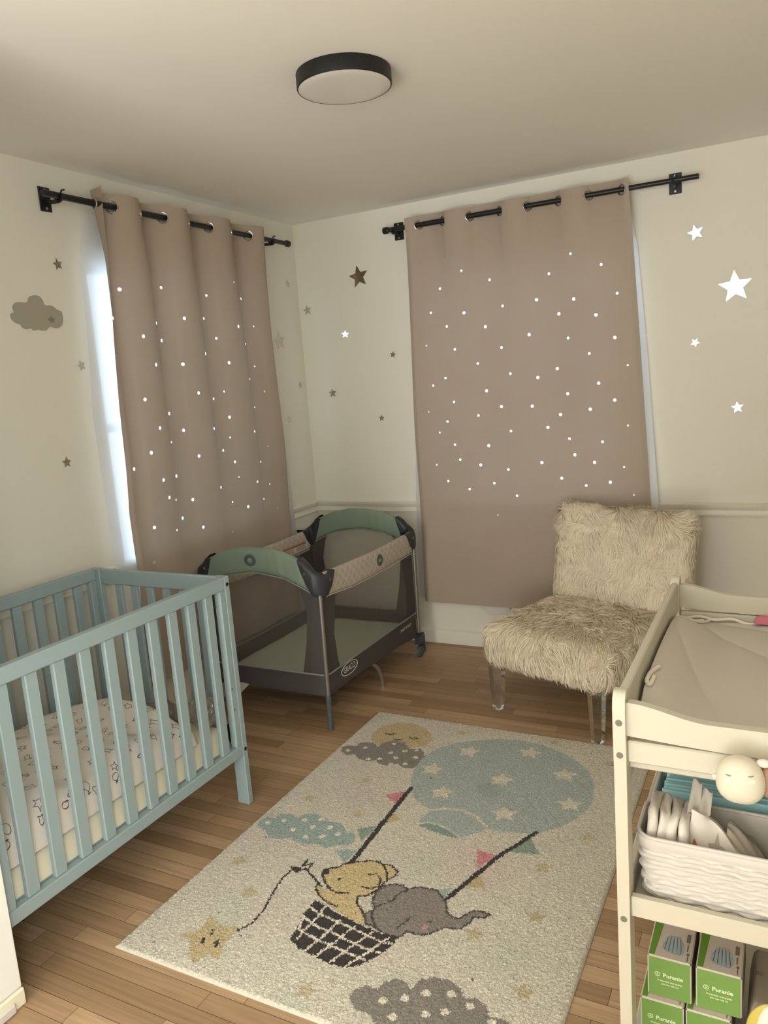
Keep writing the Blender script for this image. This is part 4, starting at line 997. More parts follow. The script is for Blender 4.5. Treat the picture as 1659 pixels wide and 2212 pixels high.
# ------------------------------------------------------------------ fluffy chair
def rounded_box(h, r, n):
    """quads of a box with half sizes h, corner radius r; returns points, normals, faces"""
    vs, ns, fs = [], [], []
    for ax in range(3):
        for sg in (-1, 1):
            o = len(vs); a1, a2 = (ax + 1) % 3, (ax + 2) % 3
            for j in range(n + 1):
                for i in range(n + 1):
                    p = np.zeros(3); p[ax] = sg * h[ax]; p[a1] = (2 * i / n - 1) * h[a1]; p[a2] = (2 * j / n - 1) * h[a2]
                    inner = np.clip(p, -(np.array(h) - r), np.array(h) - r); d = p - inner; d /= np.linalg.norm(d) + 1e-12
                    vs.append(inner + d * r); ns.append(d)
            for j in range(n):
                for i in range(n):
                    q = (o + j * (n + 1) + i, o + j * (n + 1) + i + 1, o + (j + 1) * (n + 1) + i + 1, o + (j + 1) * (n + 1) + i)
                    fs.append(q if sg > 0 else q[::-1])
    return np.array(vs), np.array(ns), np.array(fs)

def fnoise(p, k, seed):
    g = np.random.default_rng(seed); o = np.zeros(p.shape)
    for _ in range(6):
        w = g.normal(0, 1, (3,)); w *= k * g.uniform(.6, 1.5) / np.linalg.norm(w)
        o += np.sin((p @ w)[:, None] + g.uniform(0, 6.3, 3)[None, :]) * g.normal(0, .55, 3)[None, :]
    return o

def fur_piece(name, parent, V, Nn, F, count, length, flow, label, lift=.35, wave=.9, width=.0036, seed=3):
    """a padded form with thousands of curled locks growing out of it, one mesh"""
    g = np.random.default_rng(seed)
    tri = np.vstack([F[:, [0, 1, 2]], F[:, [0, 2, 3]]])
    a, b_, c = V[tri[:, 0]], V[tri[:, 1]], V[tri[:, 2]]
    ar = np.linalg.norm(np.cross(b_ - a, c - a), axis=1); keep = ar > 1e-10; tri = tri[keep]; ar = ar[keep]
    pick = g.choice(len(tri), count, p=ar / ar.sum())
    r1 = np.sqrt(g.random(count)); r2 = g.random(count)
    w = np.stack([1 - r1, r1 * (1 - r2), r1 * r2], 1)[:, :, None]
    P = (V[tri[pick]] * w).sum(1); N = (Nn[tri[pick]] * w).sum(1); N /= np.linalg.norm(N, axis=1)[:, None]
    fl = flow(P, N) + wave * fnoise(P, 26, seed + 1) * .55 + .35 * fnoise(P, 75, seed + 2) + g.normal(0, .16, P.shape)
    D = fl - N * (fl * N).sum(1)[:, None]; D /= np.linalg.norm(D, axis=1)[:, None] + 1e-9
    L = length(P, N) * g.uniform(.65, 1.2, count)
    S = np.cross(D, N); S /= np.linalg.norm(S, axis=1)[:, None] + 1e-9
    wob = g.normal(0, .25, (count, 1))
    ts = [0, .35, .7, 1.0]; pts = []
    for t in ts:
        up = lift * (t - .62 * t * t) * 1.25
        pts.append(P + D * (L * t * (.55 + .45 * t))[:, None] + N * (L * up)[:, None] + S * (L * t * t)[:, None] * wob * .6 + np.array([0, 0, -1.0]) * (L * t * t * .10)[:, None])
    ws = [1.0, .95, .6]; W = width * g.uniform(.6, 1.3, count)
    tw = (S + N * g.normal(0, .5, (count, 1))); tw /= np.linalg.norm(tw, axis=1)[:, None]
    arr = np.zeros((count, 7, 3))
    for k in range(3):
        arr[:, 2 * k] = pts[k] - tw * (W * ws[k] / 2)[:, None]; arr[:, 2 * k + 1] = pts[k] + tw * (W * ws[k] / 2)[:, None]
    arr[:, 6] = pts[3]
    base = len(V); idx = base + np.arange(count)[:, None] * 7
    q = np.concatenate([idx + np.array([[0, 1, 3, 2]]), idx + np.array([[2, 3, 5, 4]])]); t3 = idx + np.array([[4, 5, 6]])
    VV = np.vstack([V, arr.reshape(-1, 3)])
    Q = np.vstack([F, q])
    me = bpy.data.meshes.new(name)
    me.vertices.add(len(VV)); me.vertices.foreach_set('co', VV.ravel())
    loops = np.concatenate([Q.ravel(), t3.ravel()]).astype(np.int32)
    me.loops.add(len(loops)); me.loops.foreach_set('vertex_index', loops)
    ls = np.concatenate([np.arange(len(Q)) * 4, len(Q) * 4 + np.arange(len(t3)) * 3]).astype(np.int32)
    me.polygons.add(len(ls)); me.polygons.foreach_set('loop_start', ls)
    me.polygons.foreach_set('use_smooth', np.ones(len(ls), bool))
    mi = np.ones(len(ls), np.int32); mi[:len(F)] = 0
    me.materials.append(M['furbase']); me.materials.append(M['fur']); me.polygons.foreach_set('material_index', mi)
    me.update(calc_edges=True)
    o = bpy.data.objects.new(name, me); COL.objects.link(o); o.parent = parent; o['label'] = label
    return o

def make_chair():
    t = thing('slipper_chair', 'armless cream shaggy fur chair on clear legs', 'chair', (1.379, -.757, 0), math.radians(-20.8), local=True)
    # seat
    h = (.325, .345, .098); c = np.array([.262, .300, .318])
    V, N, F = rounded_box(h, .075, 16); V = V + c
    V[:, 2] += .018 * np.exp(-(((V[:, 0] - c[0]) / .22) ** 2 + ((V[:, 1] - .25) / .25) ** 2)) * (N[:, 2] > .3)
    def flow_seat(P, N):
        rad = P - c; rad[:, 2] = 0
        return np.where(N[:, 2:3] > .55, rad * 3.2 + np.array([0, -.5, 0]), np.array([0, 0, -1.0]) + N * .1)
    def len_seat(P, N): return np.where(N[:, 2] > .55, .042, .046)
    keepF = F[(V[F].mean(1)[:, 2] > .20)]
    fur_piece('seat', t, V, N, keepF, 34000, len_seat, flow_seat, 'shaggy cream seat', lift=.40, seed=5)
    # back
    h = (.345, .062, .240); c2 = np.array([0, 0, 0])
    V, N, F = rounded_box(h, .055, 16)
    tilt = Matrix.Rotation(math.radians(-9), 3, 'X')
    R = np.array(tilt); V = V @ R.T; N = N @ R.T
    V = V + np.array([.280, .600, .613])
    def flow_back(P, N):
        f = np.tile(np.array([0, -.1, -1.0]), (len(P), 1))
        topm = P[:, 2] > .775
        f[topm] += np.array([0, -.6, .9]) + fnoise(P[topm], 40, 91) * 1.4
        return f
    def len_back(P, N): return np.where(P[:, 2] > .76, .056, .038)
    fur_piece('backrest', t, V, N, F, 36000, len_back, flow_back, 'shaggy cream backrest', lift=.36, seed=15)
    for (x, y) in ((0, 0), (.524, 0), (.02, .60), (.504, .60)):
        mb = MB()
        def fl(u, v):
            z = .001 + v * .225; s = .020 + .008 * v
            k = int(round(u * 4)) % 4; sx, sy = ((-1, -1), (1, -1), (1, 1), (-1, 1))[k]
            return (x + sx * s, y + sy * s, z)
        vs = [fl(k / 4, 0) for k in range(4)] + [fl(k / 4, 1) for k in range(4)]
        mb.add(vs, [(3, 2, 1, 0), (4, 5, 6, 7)] + [(k, (k + 1) % 4, 4 + (k + 1) % 4, 4 + k) for k in range(4)])
        o = obj('leg', mb, M['acrylic'], t, 0, label='clear acrylic leg')
        bv = o.modifiers.new('edge', 'BEVEL'); bv.width = .0012; bv.segments = 2
    return t
make_chair()

# ------------------------------------------------------------------ changing table
TX0, TX1, TY0, TY1, TZ = 2.270, 2.770, -2.612, -1.788, .955
def make_table():
    t = thing('changing_table', 'white wooden changing table with curved rails and two shelves', 'changing table', ((TX0 + TX1) / 2, (TY0 + TY1) / 2, 0))
    m = M['tablewhite']; pw, pd = .022, .044
    def post(x, y, front):
        s = 1 if front else -1      # rounded crown, leaning towards the outside
        prof = [(0, .001), (0, .86), (-.004 * s if front else 0, .90), (-.003 * s if front else 0, .935)]
        pr = [(0.0, .001), (0.0, .80), (-.004, .88), (-.004, .925), (-.001, .942), (.006, .952), (.014, TZ), (.026, TZ - .001), (.036, .949), (.044, .938), (.044, .001)]
        if not front: pr = [(pd - a, z) for a, z in pr]
        mb = MB().prism(pr, lambda a, z: (x, y + a, z), lambda a, z: (x + pw, y + a, z))
        o = obj('post', mb, m, t, 40); bv = o.modifiers.new('edge', 'BEVEL'); bv.width = .003; bv.segments = 2; bv.limit_method = 'ANGLE'
        if front:
            for z, d in ((.899, .0045), (.836, .0024), (.505, .0006)):
                obj('bolt_hole', MB().tube([(x + pw / 2, y + .002 - d, z), (x + pw / 2, y - d, z)], .0062, 16), M['hole'], o, label='recessed bolt hole')
    for x in (TX0, TX1 - pw):
        post(x, TY0, True); post(x, TY1 - pd, False)
    xa, xb = TX0 + pw, TX1 - pw
    def curved(y, nm):
        n = 30; top = [(xa + (xb - xa) * k / n, .911 + .023 * max(0, math.cos(min(PI, abs(2 * k / n - 1) * 0 + (1 - abs(2 * k / n - 1)) * 1.6 * PI)) * .5 + .5)) for k in range(n + 1)]
        bot = [(xa + (xb - xa) * k / n, .871 - .008 * math.sin(PI * k / n)) for k in range(n + 1)]
        mb = MB().prism(top + bot[::-1], lambda a, z: (a, y, z), lambda a, z: (a, y + .018, z))
        o = obj('curved_rail', mb, m, t, 40); bv = o.modifiers.new('edge', 'BEVEL'); bv.width = .002; bv.segments = 2; bv.limit_method = 'ANGLE'
    curved(TY0 + .008, 'near'); curved(TY1 - .026, 'far')
    for x in (TX0 + .003, TX1 - .019):
        obj('side_rail', MB().box(x, x + .016, TY0 + pd, TY1 - pd, .862, .944, .003), m, t)
        for z0, z1 in ((.508, .566), (.110, .172)): obj('shelf_rail', MB().box(x, x + .016, TY0 + pd, TY1 - pd, z0, z1, .003), m, t)
        obj('side_apron', MB().box(x, x + .016, TY0 + pd, TY1 - pd, .760, .82, .003), m, t)
    for y in (TY0 + .010, TY1 - .026):
        obj('apron', MB().box(xa, xb, y, y + .016, .8185, .8605, .003), m, t)
        obj('shelf_front', MB().box(xa, xb, y - .002, y + .016, .508, .549, .003), m, t)
        obj('shelf_front', MB().box(xa, xb, y - .002, y + .016, .110, .160, .003), m, t)
    obj('deck', MB().box(xa, xb, TY0 + .028, TY1 - .028, .800, .816, .002), m, t)
    for z in (.512, .130): obj('shelf', MB().box(xa, xb, TY0 + .026, TY1 - .026, z, z + .014, .002), m, t)
    return t
make_table()

# grey pad on the table: raised sides, soft folds fanning out of the far corner
px0, px1, py0, py1 = TX0 + .0200, TX1 - .0200, TY0 + .030, TY1 - .032
def pad_f(u, v):
    x = px0 + u * (px1 - px0); y = py0 + v * (py1 - py0)
    dx, dy = min(u, 1 - u) * (px1 - px0), min(v, 1 - v) * (py1 - py0)
    e = min(dx, dy); k = 1 if e > .008 else math.sqrt(max(0, 1 - ((.008 - e) / .008) ** 2))
    z = .846 + .056 * (1 - sstep(.0, .13, dx)) * sstep(.005, .17, dy) + .004 * math.sin(3 * x + 5 * y)
    # folds radiating from the far left corner
    a = math.atan2(py1 - y + .03, x - px0 + .03); r = math.hypot(py1 - y, x - px0)
    z += .0085 * sstep(.03, .14, r) * (1 - sstep(.42, .66, r)) * (abs(math.sin(a * 6.0 + .9 + r * 1.2)) ** .35 - .7)
    z += .002 * math.sin(14 * x - 9 * y)
    return (x, y, .817 + (z - .817) * k)
o = obj('changing_pad', MB().grid(120, 150, pad_f), M['padgrey'], None, 70)
tag(o, 'grey cloth covered pad on top of the white changing table', 'changing pad')
def cord(name, pts, r, label):
    o = obj(name, MB().tube(smooth_path(pts, 6), r, 8), M['cord'], None, 60); return tag(o, label, 'cord')
pz = lambda x, y: pad_f((x - px0) / (px1 - px0), (y - py0) / (py1 - py0))[2]
yE = py1 - .006
cord('pad_cord', [(px0 + .006, yE, .842), (px0 + .05, yE, .853), (px0 + .09, yE - .004, .848), (px0 + .13, yE, .852), (px0 + .17, yE - .006, .843), (px0 + .21, yE - .004, .848), (px0 + .26, yE, .845), (px0 + .32, yE, .850), (px0 + .40, yE, .846)], .0042, 'white wavy cord along the far edge of the grey pad')
on = lambda pts: [(x, y, pz(x, y) + .0035) for x, y in pts]
cord('pad_cord', on([(px0 + .075, py1 - .012), (px0 + .060, py1 - .045), (px0 + .038, py1 - .075), (px0 + .014, py1 - .090), (px0 + .012, py1 - .060), (px0 + .034, py1 - .032), (px0 + .062, py1 - .014)]), .0042, 'grey white cord loop at the far left corner of the pad')
cord('pad_cord', on([(px0 + .022, -2.345), (px0 + .012, -2.385), (px0 + .010, -2.425), (px0 + .017, -2.435), (px0 + .020, -2.40)]), .0046, 'short white cord end hanging at the left edge of the pad')
cord('pad_cord', [(TX0 + .030, TY0 + .0315, .862), (TX0 + .055, TY0 + .032, .865), (TX0 + .09, TY0 + .0315, .8655), (TX0 + .13, TY0 + .032, .864), (TX0 + .18, TY0 + .0315, .862), (TX0 + .23, TY0 + .032, .8615), (TX0 + .29, TY0 + .032, .862)], .0036, 'white cord seen in the slit below the front curved rail')
mb, _ = pillow_block(2.472, 2.56, -1.850, -1.8235, .851, .866, .012, 14, 14, wob=.002)
o = obj('folded_cloth', mb, M['pink'], None, 60); tag(o, 'small pink cloth at the far end of the grey pad', 'cloth')

# ------------------------------------------------------------------ baskets
def make_basket(label, xa, xb, ya, yb, z0, z1):
    cx_, cy_ = (xa + xb) / 2, (ya + yb) / 2
    t = thing('storage_basket', label, 'basket', (cx_, cy_, z0), group=None)
    def outline(a, ins, r):
        hx, hy = (xb - xa) / 2 - ins, (yb - ya) / 2 - ins; r = min(r, hx, hy)
        segs = [2 * (hx - r), PI / 2 * r, 2 * (hy - r), PI / 2 * r] * 2; tot = sum(segs[:4]) * 2; s = (a % 1) * tot
        P = [(-hx + r, -hy, 1, 0), None]
        x, y, d = -hx + r, -hy, 0
        for k, L in enumerate(segs):
            if s <= L or k == 7:
                if k % 2 == 0:
                    dx, dy = ((1, 0), (0, 1), (-1, 0), (0, -1))[k // 2]; return (x + dx * s, y + dy * s, s, tot)
                a0 = -PI / 2 + (k // 2) * PI / 2; ccx, ccy = ((hx - r, -hy + r), (hx - r, hy - r), (-hx + r, hy - r), (-hx + r, -hy + r))[k // 2]
                q = a0 + s / r; return (ccx + r * math.cos(q), ccy + r * math.sin(q), s, tot)
            s -= L
            if k % 2 == 0:
                dx, dy = ((1, 0), (0, 1), (-1, 0), (0, -1))[k // 2]; x, y = x + dx * L, y + dy * L
            else:
                x, y = ((hx, -hy + r), (hx - r, hy), (-hx, hy - r), (-hx + r, -hy))[k // 2]
    R = .034; HT = z1 - z0
    def wall(u, v):
        z = v * HT
        taper = .010 * (1 - v)
        foot = .012 * (1 - min(1, z / .016)) ** 2
        x, y, s, tot = outline(u, taper + foot, R)
        rows = HT / .0098
        body = 1 - sstep(.80, .84, v)
        arc = u * tot
        wave = math.sin(2 * PI * arc / .055 + (int(v * rows) % 2) * PI)
        bulge = abs(math.sin(PI * v * rows)) ** .45
        d = (.0042 * bulge + .0030 * wave * bulge - .003) * body + .0012 * (1 - body) * abs(math.sin(PI * v * rows * .6))
        L = math.hypot(x, y) or 1
        zz = z + body * .0014 * math.sin(2 * PI * arc / .055)
        return (cx_ + x * (1 + d / L), cy_ + y * (1 + d / L), z0 + zz)
    obj('woven_wall', MB().grid(240, 150, wall, wrap=True), M['basket'], t, 60)
    def inner(u, v):
        x, y, s, tot = outline(u, .0055 + .010 * (1 - v), R); z = .004 + v * (HT - .006)
        arc = u * tot
        bulge = .0012 * math.sin(PI * v * HT / .0075 * 2 + 1) * math.sin(2 * PI * arc / .055) * (1 - sstep(.7, .8, v))
        L = math.hypot(x, y) or 1
        return (cx_ + x * (1 - bulge / L), cy_ + y * (1 - bulge / L), z0 + z)
    obj('inner_wall', MB().grid(160, 40, inner, wrap=True), M['basket'], t, 60)
    def bott(u, v):
        x, y, s, tot = outline(u, .014, R); return (cx_ + x * v, cy_ + y * v, z0 + .004)
    obj('basket_bottom', MB().grid(80, 3, bott, wrap=True), M['basket'], t, 60)
    rim = [(cx_ + outline(a, .0025, R)[0], cy_ + outline(a, .0025, R)[1], z1) for a in np.linspace(0, 1, 120, endpoint=False)]
    obj('rim', MB().tube(rim, .0036, 8, closed=True), M['basket'], t, 60)
    return t
BZ = .527
make_basket('white woven plastic basket at the front of the shelf, holding diapers', 2.298, 2.640, -2.582, -2.432, BZ, .662)
make_basket('white woven plastic basket at the back of the shelf, holding blue pads', 2.302, 2.644, -2.424, -2.262, BZ, .642)

# folded blue pads standing in the rear basket
pad_root = None
def blue_pad(k):
    y = -2.4085 + k * .0094; zt = .664 - .0008 * k + .0015 * ((k * 7) % 3); lean = .012
    xa, xb = 2.322 + .0022 * ((k * 5) % 4), 2.618
    prof = [(0, .534), (0, zt - .004), (.0015, zt - .0012), (.0042, zt), (.0069, zt - .0012), (.0084, zt - .004), (.0084, .534)]
    sh = lambda a, z: y + a + lean * (z - .534) / .16
    mb = MB(); n = 24
    vs = []
    for i in range(n + 1):
        x = xa + (xb - xa) * i / n; dz = .0012 * math.sin(26 * x + k * 1.7)
        for a, z in prof: vs.append((x, sh(a, z), z + (dz if z > .6 else 0)))
    m_ = len(prof); fs = [tuple(range(m_)), tuple(n * m_ + q for q in range(m_))[::-1]]
    for i in range(n):
        for q in range(m_): fs.append((i * m_ + q, i * m_ + (q + 1) % m_, (i + 1) * m_ + (q + 1) % m_, (i + 1) * m_ + q))
    mb.add(vs, fs)
    o = obj('disposable_pad', mb, M['bluepad'], None, 50)
    where = 'frontmost of the row' if k == 0 else ('rearmost of the row' if k == 12 else None)
    if where: return tag(o, 'folded blue disposable pad in the rear basket, ' + where, 'disposable pad', 'blue pads in the rear basket')
    return tag(o, 'folded blue disposable pad between others in the rear basket', 'disposable pad', 'blue pads in the rear basket')
for k in range(13): blue_pad(k)

# folded diapers in the front basket
def diaper(x, k, tip, label):
    """soft folded slab standing on edge, printed on the waistband"""
    mb = MB(); th = .0182
    y0, y1 = -2.566, -2.452; z0 = .536; zt = .704 - .004 * k
    def f(u, v):
        a = 2 * PI * u; ca, sa = math.cos(a), math.sin(a)
        yy = (y0 + y1) / 2 + math.copysign(abs(ca) ** .42, ca) * (y1 - y0) / 2 * (1 - .10 * v)
        zz = (z0 + zt) / 2 + math.copysign(abs(sa) ** .42, sa) * (zt - z0) / 2
        w = math.sin(PI * v) ** .3
        c = ((z0 + zt) / 2, (y0 + y1) / 2)
        yy = c[1] + (yy - c[1]) * (.86 + .14 * w); zz = c[0] + (zz - c[0]) * (.94 + .06 * w)
        zz += .0025 * math.sin(60 * yy + 9 * k + 5 * v) * sstep(.6, .7, zz)
        lean = tip * (zz - z0) / .16
        cr = .0016 * math.sin(70 * zz + 40 * yy + 5 * k) + .0012 * math.sin(130 * yy - 60 * zz + 3 * k)
        return (x + (v - .5) * th + lean + cr, yy, zz)
    mb.grid(64, 8, f, wrap=True)
    mb.add([f(i / 64, 0) for i in range(64)], [tuple(range(64))]); mb.add([f(i / 64, 1) for i in range(64)], [tuple(range(64))])
    o = obj('diaper', mb, M['diaper'], None, 60)
    return tag(o, label, 'diaper', 'folded diapers in the front basket')
dl = ['folded white diaper at the far left of the front basket', 'folded white diaper, second from the left in the front basket', 'folded white diaper, third from the left in the front basket',
      'folded white diaper, fourth from the left in the front basket']
for k in range(4): diaper(2.3175 + k * .0182, k, .010, dl[k])
# the half open diaper with stars, leaning on the row, its tabs sticking up
mb = MB()
def open_d(u, v):
    x = 2.388 + .116 * u; yb = -2.563 + .008 * math.sin(6 * u)
    zt = .702 - .085 * u ** 1.25
    z = .545 + v * (zt - .545)
    y = yb + .010 * v + .035 * v * v * (1 - u) + .006 * math.sin(9 * u + 4 * v)
    return (x + .004 * math.sin(8 * v), y, z)
mb.grid(24, 20, open_d)
vs2 = [(p[0], p[1] + .012, p[2] - .002) for p in mb.v]; n0 = len(mb.v); mb.add(vs2, [f[::-1] for f in mb.f[:480]])
for i in range(24): mb.add([], [])
wd = 25
edge = list(range(wd)) + [j * wd + 24 for j in range(1, 21)] + [20 * wd + i for i in range(23, -1, -1)] + [j * wd for j in range(19, 0, -1)]
for a, b_ in zip(edge, edge[1:] + edge[:1]): mb.f.append((a, b_, b_ + n0, a + n0)); mb.m.append(0)
od = obj('diaper', mb, M['diaper'], None, 60); tag(od, 'half open white diaper with a grey star print in the front basket', 'diaper', 'folded diapers in the front basket')
pm = MB()
def onD(u, v): p = open_d(u, v); return (p[0], p[1] - .0012, p[2])
def patch(poly, mi): pm.add([onD(a, b_) for a, b_ in poly], [tuple(range(len(poly)))], mi)
patch([(.42 + .13 * a, .72 + .22 * b_) for a, b_ in star_pts(1, .45, .2)], 0)
patch([(.70 + .03 * a, .80 + .06 * b_) for a, b_ in star_pts(1, .45, .5)], 0)
patch([(.06, .55), (.10, .72), (.16, .66), (.12, .50)], 1); patch([(.02, .44), (.10, .46), (.13, .36), (.05, .34)], 2); patch([(.80, .80), (.95, .86), (.96, .70), (.82, .68)], 3)
patch([(.30, .44), (.62, .62), (.64, .56), (.32, .38)], 0)
obj('star_print', pm, [M['diaper_gry'], M['diaper_red'], M['diaper_grn'], M['diaper_blu']], od, 0, label='printed stars and coloured dashes')
tb = MB()
for (xq, hgt, tw) in ((2.394, .055, .010), (2.412, .040, .012)):
    tb.grid(6, 12, lambda u, v: (xq + (u - .5) * .022 * (1 - .25 * v) + .006 * v, -2.522 + .012 * math.sin(v * 2 + u) + .02 * v, .690 + v * hgt + .003 * math.sin(u * 6)))
    tb.grid(6, 12, lambda u, v: (xq + (u - .5) * .022 * (1 - .25 * v) + .006 * v, -2.518 + .012 * math.sin(v * 2 + u) + .02 * v, .690 + v * hgt + .003 * math.sin(u * 6)))
obj('side_tab', tb, M['diaper_gry'], od, 60, label='grey side tabs sticking up')
# grey pouch with snaps
mb = MB(); 
def pf(u, v):
    x = 2.452 + .095 * u; base_z = .540; zt = .672 - .090 * u ** 1.1 + .008 * math.sin(5 * u)
    return (x, -2.545 + .085 * v, base_z + (zt - base_z) * math.sin(PI * (.12 + .76 * v)) ** .5 + .003 * math.sin(22 * v + 13 * u))
mb.grid(28, 20, pf)
po = obj('pouch', mb, M['pouch'], None, 60); tag(po, 'soft grey zipped pouch in the front basket beside the diapers', 'pouch')
zp = [pf(a, .62) for a in np.linspace(.02, .95, 16)]; obj('zip', MB().tube([(p[0], p[1], p[2] + .002) for p in zp], .0026, 8), M['pouchdk'], po, label='dark grey zip')
sn = MB()
for a in (.12, .22, .75): p = pf(a, .70); sn.sphere((p[0], p[1], p[2] + .001), (.004, .004, .0022), 12, 8)
obj('snap', sn, M['chrome'], po, label='metal snap')

# ------------------------------------------------------------------ boxes of masks on the bottom shelf
def mask_box(x0, y0, z0, label, w=.083, h=.0905, d=.17):
    t = thing('mask_box', label, 'box', (x0 + w / 2, y0 + d / 2, z0), group='mask boxes on the bottom shelf')
    c = MB()
    x1, y1, z1 = x0 + w, y0 + d, z0 + h
    e = .0025
    # carton: green front, white top, grey sides
    c.add([(x0 + e, y0, z0 + e), (x1 - e, y0, z0 + e), (x1 - e, y0, z1 - e), (x0 + e, y0, z1 - e)], [(0, 1, 2, 3)], 0)
    c.add([(x0 + e, y0 + e, z1), (x1 - e, y0 + e, z1), (x1 - e, y1 - e, z1), (x0 + e, y1 - e, z1)], [(0, 1, 2, 3)], 1)
    c.add([(x0, y0 + e, z0 + e), (x0, y0 + e, z1 - e), (x0, y1 - e, z1 - e), (x0, y1 - e, z0 + e)], [(0, 1, 2, 3)], 2)
    c.add([(x1, y0 + e, z0 + e), (x1, y1 - e, z0 + e), (x1, y1 - e, z1 - e), (x1, y0 + e, z1 - e)], [(0, 1, 2, 3)], 2)
    c.add([(x0 + e, y1, z0 + e), (x0 + e, y1, z1 - e), (x1 - e, y1, z1 - e), (x1 - e, y1, z0 + e)], [(0, 1, 2, 3)], 0)
    c.add([(x0 + e, y0 + e, z0), (x0 + e, y1 - e, z0), (x1 - e, y1 - e, z0), (x1 - e, y0 + e, z0)], [(0, 1, 2, 3)], 2)
    for (xs_, sx) in ((x0, 1), (x1, -1)):
        c.add([(xs_ + sx * e, y0, z0 + e), (xs_, y0 + e, z0 + e), (xs_, y0 + e, z1 - e), (xs_ + sx * e, y0, z1 - e)], [(0, 1, 2, 3)], 1)
        c.add([(xs_, y0 + e, z1 - e), (xs_ + sx * e, y0 + e, z1), (xs_ + sx * e, y1 - e, z1), (xs_, y1 - e, z1 - e)], [(0, 1, 2, 3)], 1)
        c.add([(xs_, y0 + e, z0 + e), (xs_ + sx * e, y0 + e, z0), (xs_ + sx * e, y1 - e, z0), (xs_, y1 - e, z0 + e)], [(0, 1, 2, 3)], 1)
        c.add([(xs_ + sx * e, y1, z0 + e), (xs_, y1 - e, z0 + e), (xs_, y1 - e, z1 - e), (xs_ + sx * e, y1, z1 - e)], [(0, 1, 2, 3)], 1)
    c.add([(x0 + e, y0, z1 - e), (x1 - e, y0, z1 - e), (x1 - e, y0 + e, z1), (x0 + e, y0 + e, z1)], [(0, 1, 2, 3)], 1)
    c.add([(x0 + e, y1, z1 - e), (x1 - e, y1, z1 - e), (x1 - e, y1 - e, z1), (x0 + e, y1 - e, z1)], [(0, 1, 2, 3)], 1)
    c.add([(x0 + e, y0, z0 + e), (x1 - e, y0, z0 + e), (x1 - e, y0 + e, z0), (x0 + e, y0 + e, z0)], [(0, 1, 2, 3)], 1)
    # leaf green strip and mask picture on the lid
    zt = z1 + .0004
    c.add([(x0 + .0026, y0 + .004, zt), (x0 + .013, y0 + .004, zt), (x0 + .016, y0 + .05, zt), (x0 + .019, y0 + .10, zt), (x0 + .017, y0 + .165, zt), (x0 + .0026, y0 + .165, zt)], [tuple(range(6))], 3)
    def lid(poly, mi): c.add([(x0 + a, y0 + b_, zt + .0003) for a, b_ in poly], [tuple(range(len(poly)))], mi)
    lid([(.024, .030), (.036, .020), (.060, .018), (.066, .030), (.064, .052), (.054, .072), (.036, .070), (.026, .050)], 4)
    for q in range(5): lid([(.029 + .008 * q, .024), (.030 + .008 * q, .024), (.033 + .006 * q, .066), (.032 + .006 * q, .066)], 1)
    lid([(.068, .060), (.075, .060), (.075, .085), (.068, .085)], 5); lid([(.071, .034), (.0735, .034), (.0735, .054), (.071, .054)], 5)
    for q in range(9):
        a = 2 * PI * q / 9
    lid([(.0745 + .003 * math.cos(2 * PI * q / 10), .026 + .004 * math.sin(2 * PI * q / 10)) for q in range(10)], 5); lid([(.0735, .006), (.0755, .006), (.0755, .021), (.0735, .021)], 5)
    obj('carton', c, [M['green'], M['card'], M['cardside'], M['greendk'], M['maskblue'], M['inkgrey']], t, 0)
    f = MB(); xm = x0 + w / 2
    def put(txt, size, xc, zc, bold=0.0):
        vs, fs = text_mb(txt, size, bold=bold); f.add([(xc + v[0], y0 - .0004, zc + v[1]) for v in vs], fs)
    put('Puranie', .0125, xm + .007, z1 - .039, .0003)
    put('Protection and quality', .0052, xm + .001, z1 - .052, .00012); put('you can rely on', .0052, xm + .001, z1 - .059, .00012)
    # round leaf mark before the name
    cx_, cz_ = xm - .0225, z1 - .039
    f.tube([(cx_ + .0046 * math.cos(a), y0 - .0003, cz_ + .0046 * math.sin(a)) for a in np.linspace(0, 2 * PI, 24, endpoint=False)], .0006, 5, closed=True)
    f.add([(cx_ + a, y0 - .0005, cz_ + b_) for a, b_ in ((0, .0036), (.0012, .0), (.003, -.002), (0, -.0012), (-.003, -.002), (-.0012, 0))], [tuple(range(6))])
    obj('front_lettering', f, M['paleink'], t, 0, label='pale lettering and round leaf mark')
    return t
SZ = .1445
mask_box(2.2905, -2.512, SZ + .0005, 'green mask box at the left of the bottom row, under the left stacked box', h=.116)
mask_box(2.3765, -2.512, SZ + .0005, 'green mask box in the bottom row, beside the left bottom one', h=.116)
mask_box(2.3035, -2.500, .2618, 'green mask box on top of the stack, left one')
mask_box(2.3945, -2.500, .2618, 'green mask box on top of the stack, right one')
# wipes pack to the right of the boxes
t = thing('wipes_pack', 'white and yellow soft wipes pack right of the green boxes', 'pack', (2.545, -2.41, SZ))
mbw, _ = pillow_block(2.4815, 2.602, -2.505, -2.32, SZ + .0005, .300, .02, 30, 30, wob=.0015, seed=12)
obj('pack_body', mbw, M['packgrey'], t, 60)
yb = MB().sphere((2.534, -2.5085, .250), (.050, .010, .072), 30, 18); obj('yellow_band', yb, M['yellow'], t, 60, label='yellow printed band')
wb_ = MB().sphere((2.541, -2.5120, .254), (.040, .014, .074), 30, 18); obj('white_print', wb_, M['packwhite'], t, 60, label='white bulging front')
gt = MB(); vs, fs = text_mb('80', .016); gt.add([(2.506 + v[0], -2.46 + v[1] + .05, .3012) for v in vs], fs); obj('pack_print', gt, M['inkgrey'], t, 0)

